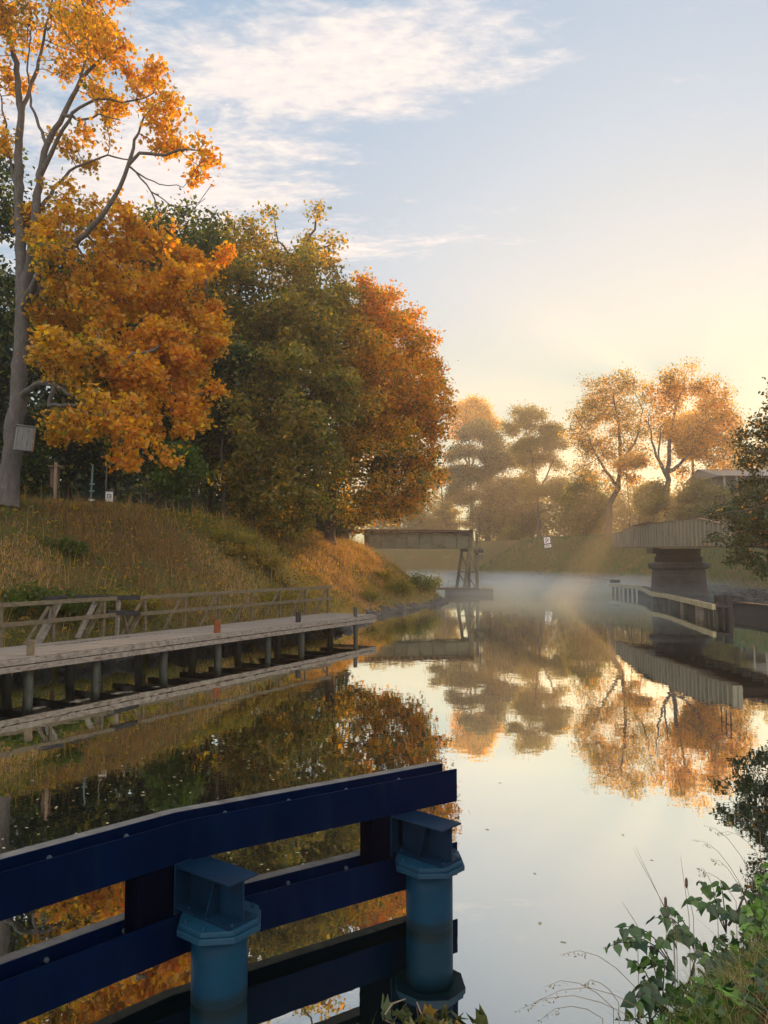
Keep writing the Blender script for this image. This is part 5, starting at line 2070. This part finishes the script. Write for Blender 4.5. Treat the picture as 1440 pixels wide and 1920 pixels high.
PAL['ivy'] = [(.02, .075, .014), (.06, .15, .025), (.015, .06, .022), (.09, .17, .03), (.03, .10, .02)]
PAL['postgrass'] = [(.50, .40, .20), (.42, .33, .16), (.34, .30, .12), (.55, .47, .27)]
PAL['fresh'] = [(.13, .30, .03), (.18, .36, .04), (.10, .25, .03)]
leafy(1262, 1745, 6.6, [(1130, 1778, 6.2), (1165, 1738, 6.3), (1150, 1765, 6.5)], 'leafy shoot with hanging pointed leaves reaching left over the water', 10, 0.094, 'ivy')
leafy(1300, 1720, 6.9, [(1225, 1722, 6.6), (1245, 1700, 6.9), (1270, 1760, 6.3), (1240, 1770, 6.3)], 'dark leafy plant just right of the shoot that reaches over the water', 9, 0.090, 'ivy')
leafy(1360, 1690, 7.2, [(1310, 1650, 7.2), (1325, 1700, 6.8), (1290, 1690, 7), (1370, 1720, 6.6), (1350, 1655, 7.3)], 'bluish green leafy plant at the upper edge of the near bank', 9, 0.094, 'ivy')
leafy(1410, 1690, 7.0, [(1385, 1660, 7.2), (1430, 1650, 7.2), (1440, 1690, 6.8), (1400, 1720, 6.6)], 'tall leafy plant with a dark leaning stem at the right edge', 9, 0.107, 'ivy')
leafy(1240, 1830, 5.9, [(1180, 1800, 6.1), (1200, 1850, 5.6), (1215, 1790, 6.1), (1190, 1880, 5.4), (1250, 1800, 6)], 'dark leafy plant low over the water below the hanging shoot', 9, 0.098, 'ivy')
leafy(1330, 1790, 6.2, [(1300, 1760, 6.4), (1350, 1760, 6.4), (1280, 1800, 6.1), (1340, 1815, 5.9), (1370, 1790, 6.2)], 'pale green lobed plant amid the brown grass', 8, 0.082, 'ivy')
leafy(1425, 1735, 6.5, [(1400, 1700, 6.7), (1440, 1710, 6.6), (1450, 1750, 6.3), (1395, 1750, 6.3), (1430, 1690, 6.8)], 'fresh yellow-green leafy plant at the right edge of the near bank', 10, 0.082, 'fresh')
leafy(1450, 1660, 7.4, [(1420, 1640, 7.5), (1440, 1620, 7.6), (1470, 1640, 7.4), (1430, 1670, 7.2)], 'fresh green plant behind the leaning dark stem', 9, 0.082, 'fresh')
mb = MB()
mb.tube([pt(1366, 1735, 6.7), pt(1385, 1705, 6.8), pt(1402, 1660, 6.9)], [.012, .010, .006], 7)
tag(mb.build('dead_stem', M['bark_dark']), 'dark leaning dead stem among the leafy plants at the right edge', 'stem')

Q = near_pts(26000, (.8, 9, 3.5, 13))
d_ = segdist(Q, SEGR)
Q = Q[(d_ < .85 + .5 * vnoise(Q, .8, 51)) & (vnoise(Q, .5, 52) > -.1)][:3600]
Pz = np.column_stack([Q, terrain(Q) + .04 + .22 * rng.random(len(Q)) ** 1.5])
cl = np.where(rng.random((len(Q), 1)) < .82, pick('ivy', len(Q)), pick('fresh', len(Q)))
tag(leaf_mesh('ground_cover', Pz, .058, cl, M['leafgloss'], None, .25, .85, lobed=True), 'tangled small green leaves covering the near bank edge by the water', 'ground cover', kind='stuff')
Q = near_pts(8000, (.8, 8, 2.4, 10))
Pz = np.column_stack([Q, terrain(Q) - .01])
tag(blades('dead_grass', Pz, .34, .0055, pick('postgrass', len(Q)), 2.6, bend=1.2, segs=4), 'long bleached dead grass blades arching over the near bank', 'grass', kind='stuff')

# ------------------------------------------------------------------ things floating on the water
fl = MB()
fl.add([(-.5, 0, .004), (-.1, .32, .006), (.5, .04, .010), (.1, -.30, .005)], [(0, 1, 2), (0, 2, 3)])
fle = fl.build('floating_leaf', M['pale'] if 'pale' in M else M['plank'])
fme = fle.data
first = True
for i in range(170):
    px, py = random.uniform(0, 700), random.uniform(1380, 1640)
    if i > 161:
        px, py = random.uniform(900, 1250), random.uniform(1450, 1800)
    p = gz(px, py, 0)
    if inside(np.array([p[:2]]))[0]:
        if first:
            o, first = fle, False
        else:
            o = fle.copy()
            COL.objects.link(o)
        o.location = (p[0], p[1], .002)
        s = random.uniform(.03, .075)
        o.scale = (s, s, s)
        o.rotation_euler = (0, 0, random.uniform(0, 6.28))
        tag(o, 'small pale fallen leaf afloat on the still canal', 'leaf', 'fallen leaves afloat on the canal')

# weed clump at the bottom edge by the far pile
wc = gz(785, 1935, 0)
root = empty('water_weed', wc, 'clump of yellow and green leaves with a bent stalk floating below the right pile', 'water weed')
n = 60
P = wc + np.column_stack([rng.normal(size=n) * .20, rng.normal(size=n) * .12 - .02, .01 + .05 * rng.random(n)])
cl = np.concatenate([pick('green', 36) * .5, pick('gold', 10) * .35, pick('yellowgreen', 14) * .5])
leaf_mesh('leaves', P, .11, cl, M['leafgloss'], root, .0, .7, lobed=True)
mb = MB()
a, b, c_ = gz(722, 1902, .02), gz(735, 1882, .07), gz(760, 1873, .02)
mb.tube([a, b, c_], [.006, .006, .004], 6)
a, b, c_ = gz(782, 1880, .02), gz(788, 1896, .08), gz(796, 1913, .02)
mb.tube([a, b, c_], [.006, .006, .004], 6)
mb.build('stalks', M['postwood'], root)

# ------------------------------------------------------------------ light, sky, haze
SUN_AZ, SUN_EL = math.radians(21.8), math.radians(11.3)
sun = bpy.data.lights.new('sun', 'SUN')
sun.energy = 5.0
sun.angle = math.radians(.5)
sun.color = (1.0, .53, .18)
so = bpy.data.objects.new('sun', sun)
link(so)
d = Vector((math.sin(SUN_AZ) * math.cos(SUN_EL), math.cos(SUN_AZ) * math.cos(SUN_EL), math.sin(SUN_EL)))
so.rotation_euler = (-d).to_track_quat('-Z', 'Y').to_euler()
so.location = (40, 90, 60)

w = bpy.data.worlds.new("World")
S.world = w
w.use_nodes = True
nt = w.node_tree
N, L = nt.nodes, nt.links
sk = N.new('ShaderNodeTexSky')
sk.sky_type = 'NISHITA'
sk.sun_disc = False
sk.sun_elevation = SUN_EL
sk.sun_rotation = SUN_AZ
sk.air_density = 1.0
sk.dust_density = 1.0
gm = N.new('ShaderNodeGamma')
gm.inputs[1].default_value = .17
L.new(sk.outputs[0], gm.inputs[0])
hs = N.new('ShaderNodeHueSaturation')
hs.inputs['Saturation'].default_value = 2.3
L.new(gm.outputs[0], hs.inputs['Color'])
tc = N.new('ShaderNodeTexCoord')
sep = N.new('ShaderNodeSeparateXYZ')
L.new(tc.outputs['Generated'], sep.inputs[0])


def mth(op, a, b=None, cl=False):
    n = N.new('ShaderNodeMath')
    n.operation = op
    n.use_clamp = cl
    for i, v in enumerate((a, b)):
        if v is None:
            continue
        if isinstance(v, (int, float)):
            n.inputs[i].default_value = v
        else:
            L.new(v, n.inputs[i])
    return n.outputs[0]


zz = mth('MAXIMUM', sep.outputs[2], .03)
u, v = mth('DIVIDE', sep.outputs[0], zz), mth('DIVIDE', sep.outputs[1], zz)
cb = N.new('ShaderNodeCombineXYZ')
L.new(u, cb.inputs[0])
L.new(v, cb.inputs[1])


def ell(u0, v0, ru, rv, rot):
    """soft elliptical cloud bank in the plane of the cloud layer"""
    du, dv = mth('SUBTRACT', u, u0), mth('SUBTRACT', v, v0)
    c0, s0 = math.cos(rot), math.sin(rot)
    a = mth('DIVIDE', mth('ADD', mth('MULTIPLY', du, c0), mth('MULTIPLY', dv, s0)), ru)
    b = mth('DIVIDE', mth('ADD', mth('MULTIPLY', du, -s0), mth('MULTIPLY', dv, c0)), rv)
    r = mth('SQRT', mth('ADD', mth('MULTIPLY', a, a), mth('MULTIPLY', b, b)))
    return mth('SUBTRACT', 1.15, r, False)


mk = mth('MAXIMUM', mth('MAXIMUM', ell(-.14, 1.50, .52, .26, -.22), ell(-.62, 1.95, .55, .50, -.3)), mth('MULTIPLY', ell(-.25, 2.4, .7, .25, -.25), .55))
mk = mth('MAXIMUM', mk, mth('MULTIPLY', ell(-1.6, 1.6, 1.5, 1.4, 0), .8))
mk = mth('MAXIMUM', mk, mth('MULTIPLY', ell(0, -2.4, 6, 3.4, 0), 1.3))  # cloud bank out of view behind the camera, added for fill light
mp = N.new('ShaderNodeMapping')
mp.inputs['Scale'].default_value = (3.0, 5.2, 1)
mp.inputs['Rotation'].default_value = (0, 0, .35)
L.new(cb.outputs[0], mp.inputs[0])
c1 = tex_noise(nt, 1.5, 9, .62, mp.outputs[0], .5)
c2 = tex_noise(nt, 6.5, 5, .6, mp.outputs[0], .3)
dens = mth('ADD', mth('MULTIPLY', c1.outputs[0], 1.5), mth('MULTIPLY', c2.outputs[0], .55))
dens = mth('ADD', dens, mth('MULTIPLY', mk, .95))
mrn = N.new('ShaderNodeMapRange')
mrn.interpolation_type = 'SMOOTHSTEP'
mrn.inputs[1].default_value = 1.15
mrn.inputs[2].default_value = 1.85
L.new(dens, mrn.inputs[0])
cf = mth('MULTIPLY', mrn.outputs[0], .9)
skm = mix(nt, 1.0, hs.outputs[0], (.292, .352, .415), 'MULTIPLY')
wz = ramp(nt, sep.outputs[2], [(.02, (1.08, 1.02, .76)), (.20, (1.05, 1.03, .86)), (.34, (1.0, 1.0, .97)), (.5, (.97, 1.0, 1.0))])
skm = mix(nt, 1.0, skm, wz.outputs[0], 'MULTIPLY')
cloudc = ramp(nt, c2.outputs[0], [(.3, (.66, .60, .60)), (.65, (.79, .715, .65))])
# unseen clouds behind the camera get extra brightness, added as fill light
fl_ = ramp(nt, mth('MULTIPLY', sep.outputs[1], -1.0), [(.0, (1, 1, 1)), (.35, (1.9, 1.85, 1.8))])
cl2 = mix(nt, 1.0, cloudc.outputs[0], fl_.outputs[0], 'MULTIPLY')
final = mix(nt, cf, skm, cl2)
# Background strength kept in the daylight range; the colour is scaled to match
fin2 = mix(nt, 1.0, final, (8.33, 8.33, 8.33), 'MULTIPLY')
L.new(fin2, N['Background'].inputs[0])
N['Background'].inputs[1].default_value = .12

hz = MB()
hz.box((0, 122, 20.5), (574, 372, 48.5))
ho = hz.build('haze', bpy.data.materials.new('haze_air'))
tag(ho, kind='stuff')
m = ho.data.materials[0]
m.use_nodes = True
nt2 = m.node_tree
nt2.nodes.clear()
out = nt2.nodes.new('ShaderNodeOutputMaterial')
pv = nt2.nodes.new('ShaderNodeVolumePrincipled')
pv.inputs['Color'].default_value = (.95, .93, .90, 1)
pv.inputs['Density'].default_value = .00105
pv.inputs['Anisotropy'].default_value = .58
nt2.links.new(pv.outputs[0], out.inputs['Volume'])

mi = MB()
mi.box((2, 125, 1.15), (90, 180, 2.2))
mo = mi.build('mist', bpy.data.materials.new('water_mist'))
tag(mo, 'thin white morning mist lying on the far canal', 'mist', kind='stuff')
m = mo.data.materials[0]
m.use_nodes = True
nt3 = m.node_tree
nt3.nodes.clear()
N, L = nt3.nodes, nt3.links
out = N.new('ShaderNodeOutputMaterial')
pv = N.new('ShaderNodeVolumePrincipled')
pv.inputs['Color'].default_value = (.82, .95, .96, 1)
pv.inputs['Anisotropy'].default_value = .1
g = N.new('ShaderNodeTexCoord')
sx = N.new('ShaderNodeSeparateXYZ')
L.new(g.outputs['Object'], sx.inputs[0])
a1 = N.new('ShaderNodeMapRange')
a1.interpolation_type = 'SMOOTHSTEP'
for i_, q in ((1, 35), (2, 80), (3, 0), (4, 1)):
    a1.inputs[i_].default_value = q
L.new(sx.outputs[1], a1.inputs[0])
a2 = N.new('ShaderNodeMapRange')
a2.interpolation_type = 'SMOOTHSTEP'
for i_, q in ((1, .25), (2, 2.2), (3, 1), (4, 0)):
    a2.inputs[i_].default_value = q
L.new(sx.outputs[2], a2.inputs[0])
mpn = N.new('ShaderNodeMapping')
mpn.inputs['Scale'].default_value = (.10, .045, .5)
L.new(g.outputs['Object'], mpn.inputs[0])
nn_ = tex_noise(nt3, 1.0, 3, .55, mpn.outputs[0], .6)
a3 = N.new('ShaderNodeMapRange')
for i_, q in ((1, .38), (2, .68), (3, .12), (4, 1.4)):
    a3.inputs[i_].default_value = q
L.new(nn_.outputs[0], a3.inputs[0])
p1 = mth('MULTIPLY', mth('MULTIPLY', a1.outputs[0], a2.outputs[0]), mth('MULTIPLY', a3.outputs[0], .036))
L.new(p1, pv.inputs['Density'])
L.new(pv.outputs[0], out.inputs['Volume'])
